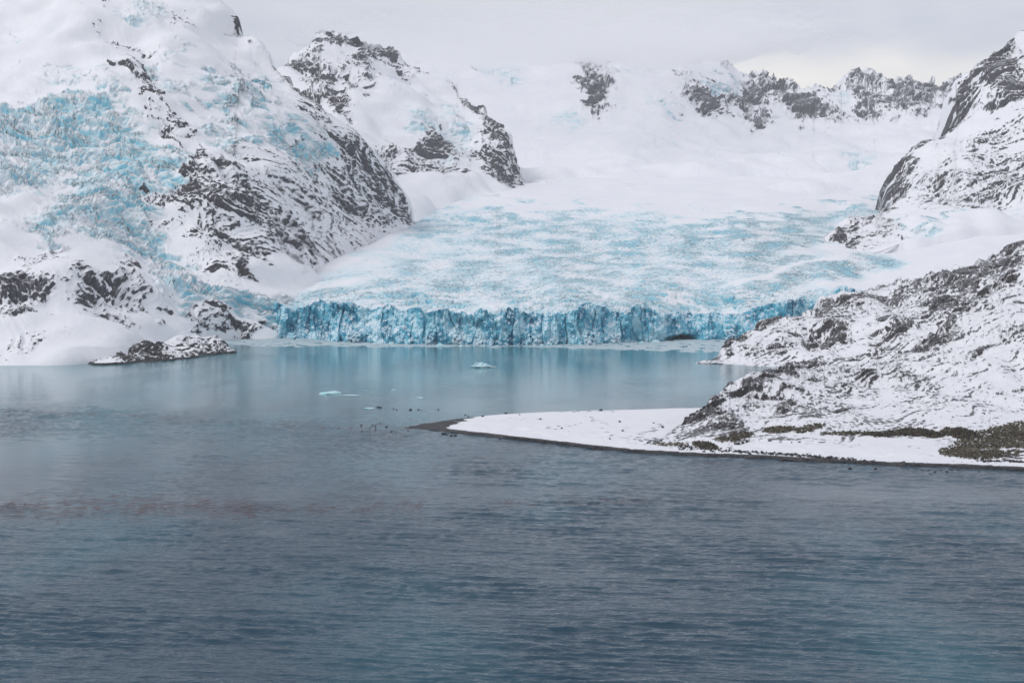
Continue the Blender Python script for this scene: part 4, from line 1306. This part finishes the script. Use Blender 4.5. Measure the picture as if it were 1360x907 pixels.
def build_kelp():
    global pn
    line = lambda u: float(_c(np.array(u)))
    far = curve([(-120, 546), (0, 547), (140, 551), (260, 557), (330, 561), (430, 568), (520, 575), (700, 590)])
    fl = lambda u: float(far(np.array(u)))
    class Band(float):
        pass
    def callv(f, base):
        class C(float):
            def __call__(s, u):
                return f(u)
        return C(base)
    kelp('drifting_kelp', [(-120, 340, callv(line, 675), 15, 900, 2.9), (300, 560, callv(line, 675), 10, 280, 2.6), (660, 860, callv(line, 669), 5, 150, 2.0), (820, 1360, callv(line, 668), 8, 110, 1.8)],
         'broad reddish brown raft of drifting kelp across the near water', 31)
    kelp('distant_kelp', [(-120, 260, callv(fl, 552), 3.2, 300, 2.0), (200, 540, callv(fl, 566), 8, 420, 1.8), (0, 200, callv(lambda u: 553 + u * 0.002, 553), 2, 60, 2.0)],
         'thin brownish line of kelp where the calm lagoon meets the bay', 32)


build_kelp()


# ------------------------------------------------------------------ air
def volume_mat(name, color, density, aniso=0.0):
    m = bpy.data.materials.new(name)
    m.use_nodes = True
    g = NT(m.node_tree)
    v = g.n('ShaderNodeVolumePrincipled', {'Color': (*color, 1), 'Density': density, 'Anisotropy': aniso})
    out = g.n('ShaderNodeOutputMaterial')
    g.t.links.new(v.outputs[0], out.inputs['Volume'])
    return m


def build_haze():
    bm = bmesh.new()
    bmesh.ops.create_cube(bm, size=1.0)
    x0, x1, y0, y1, z0, z1 = -12500, 12500, -900, 7600, -90, 960
    for v in bm.verts:
        v.co = (x0 if v.co.x < 0 else x1, y0 if v.co.y < 0 else y1, z0 if v.co.z < 0 else z1)
    o = bm_obj('haze', bm, volume_mat('haze_air', (0.92, 0.94, 1.0), 0.000046))
    tag(o, 'thin cold haze filling the bay and valley', 'haze', kind='stuff')


build_haze()


def build_cloud():
    """bank of stratus resting on the headwall: a closed lens, thin at its rim"""
    na, nr = 220, 70
    a = np.linspace(0, 2 * np.pi, na, endpoint=False)
    r = np.linspace(0.0, 1.0, nr)[1:]
    Rr, A = np.meshgrid(r, a, indexing='ij')
    wob = 1 + 0.06 * pn(np.cos(A) * 1.5, np.sin(A) * 1.5, 62)
    X = 160 + 880 * Rr * np.cos(A) * wob
    Y = 4250 + 1150 * Rr * np.sin(A) * wob
    w = 1 - sstep(Rr, 0.35, 1.0)
    base = 578 + (Y - 3400) * 0.083 + 90 * (1 - w) + 9 * fbm(X / 230, Y / 420, 61, 4)
    thick = 75 * w + 0.0
    thick[-1] = 0.0
    ring = nr - 1
    cb, ct = np.array([[160, 4250, 578 + 850 * 0.083]]), np.array([[160, 4250, 578 + 850 * 0.083 + 75]])
    low = np.stack([X, Y, base], -1).reshape(-1, 3)
    up = np.stack([X, Y, base + thick], -1)[:-1].reshape(-1, 3)
    v = np.concatenate([low, up, cb, ct])
    nl = len(low)
    f = []
    for k in range(ring - 1):
        for j in range(na):
            j2 = (j + 1) % na
            p, q, p2, q2 = k * na + j, k * na + j2, (k + 1) * na + j, (k + 1) * na + j2
            f += [(p, q2, p2), (p, q, q2)]
            up2 = (lambda t: t if t >= (ring - 1) * na else t + nl)
            f += [(up2(p), up2(p2), up2(q2)), (up2(p), up2(q2), up2(q))]
    for j in range(na):
        j2 = (j + 1) % na
        f += [(len(v) - 2, j2, j), (len(v) - 1, nl + j, nl + j2)]
    o = tri_mesh('cloud_bank', v, np.array(f), volume_mat('cloud_air', (1.0, 1.0, 1.0), 0.006, 0.3))
    tag(o, 'soft low cloud bank hiding the top of the snowy headwall', 'cloud', kind='stuff')


build_cloud()
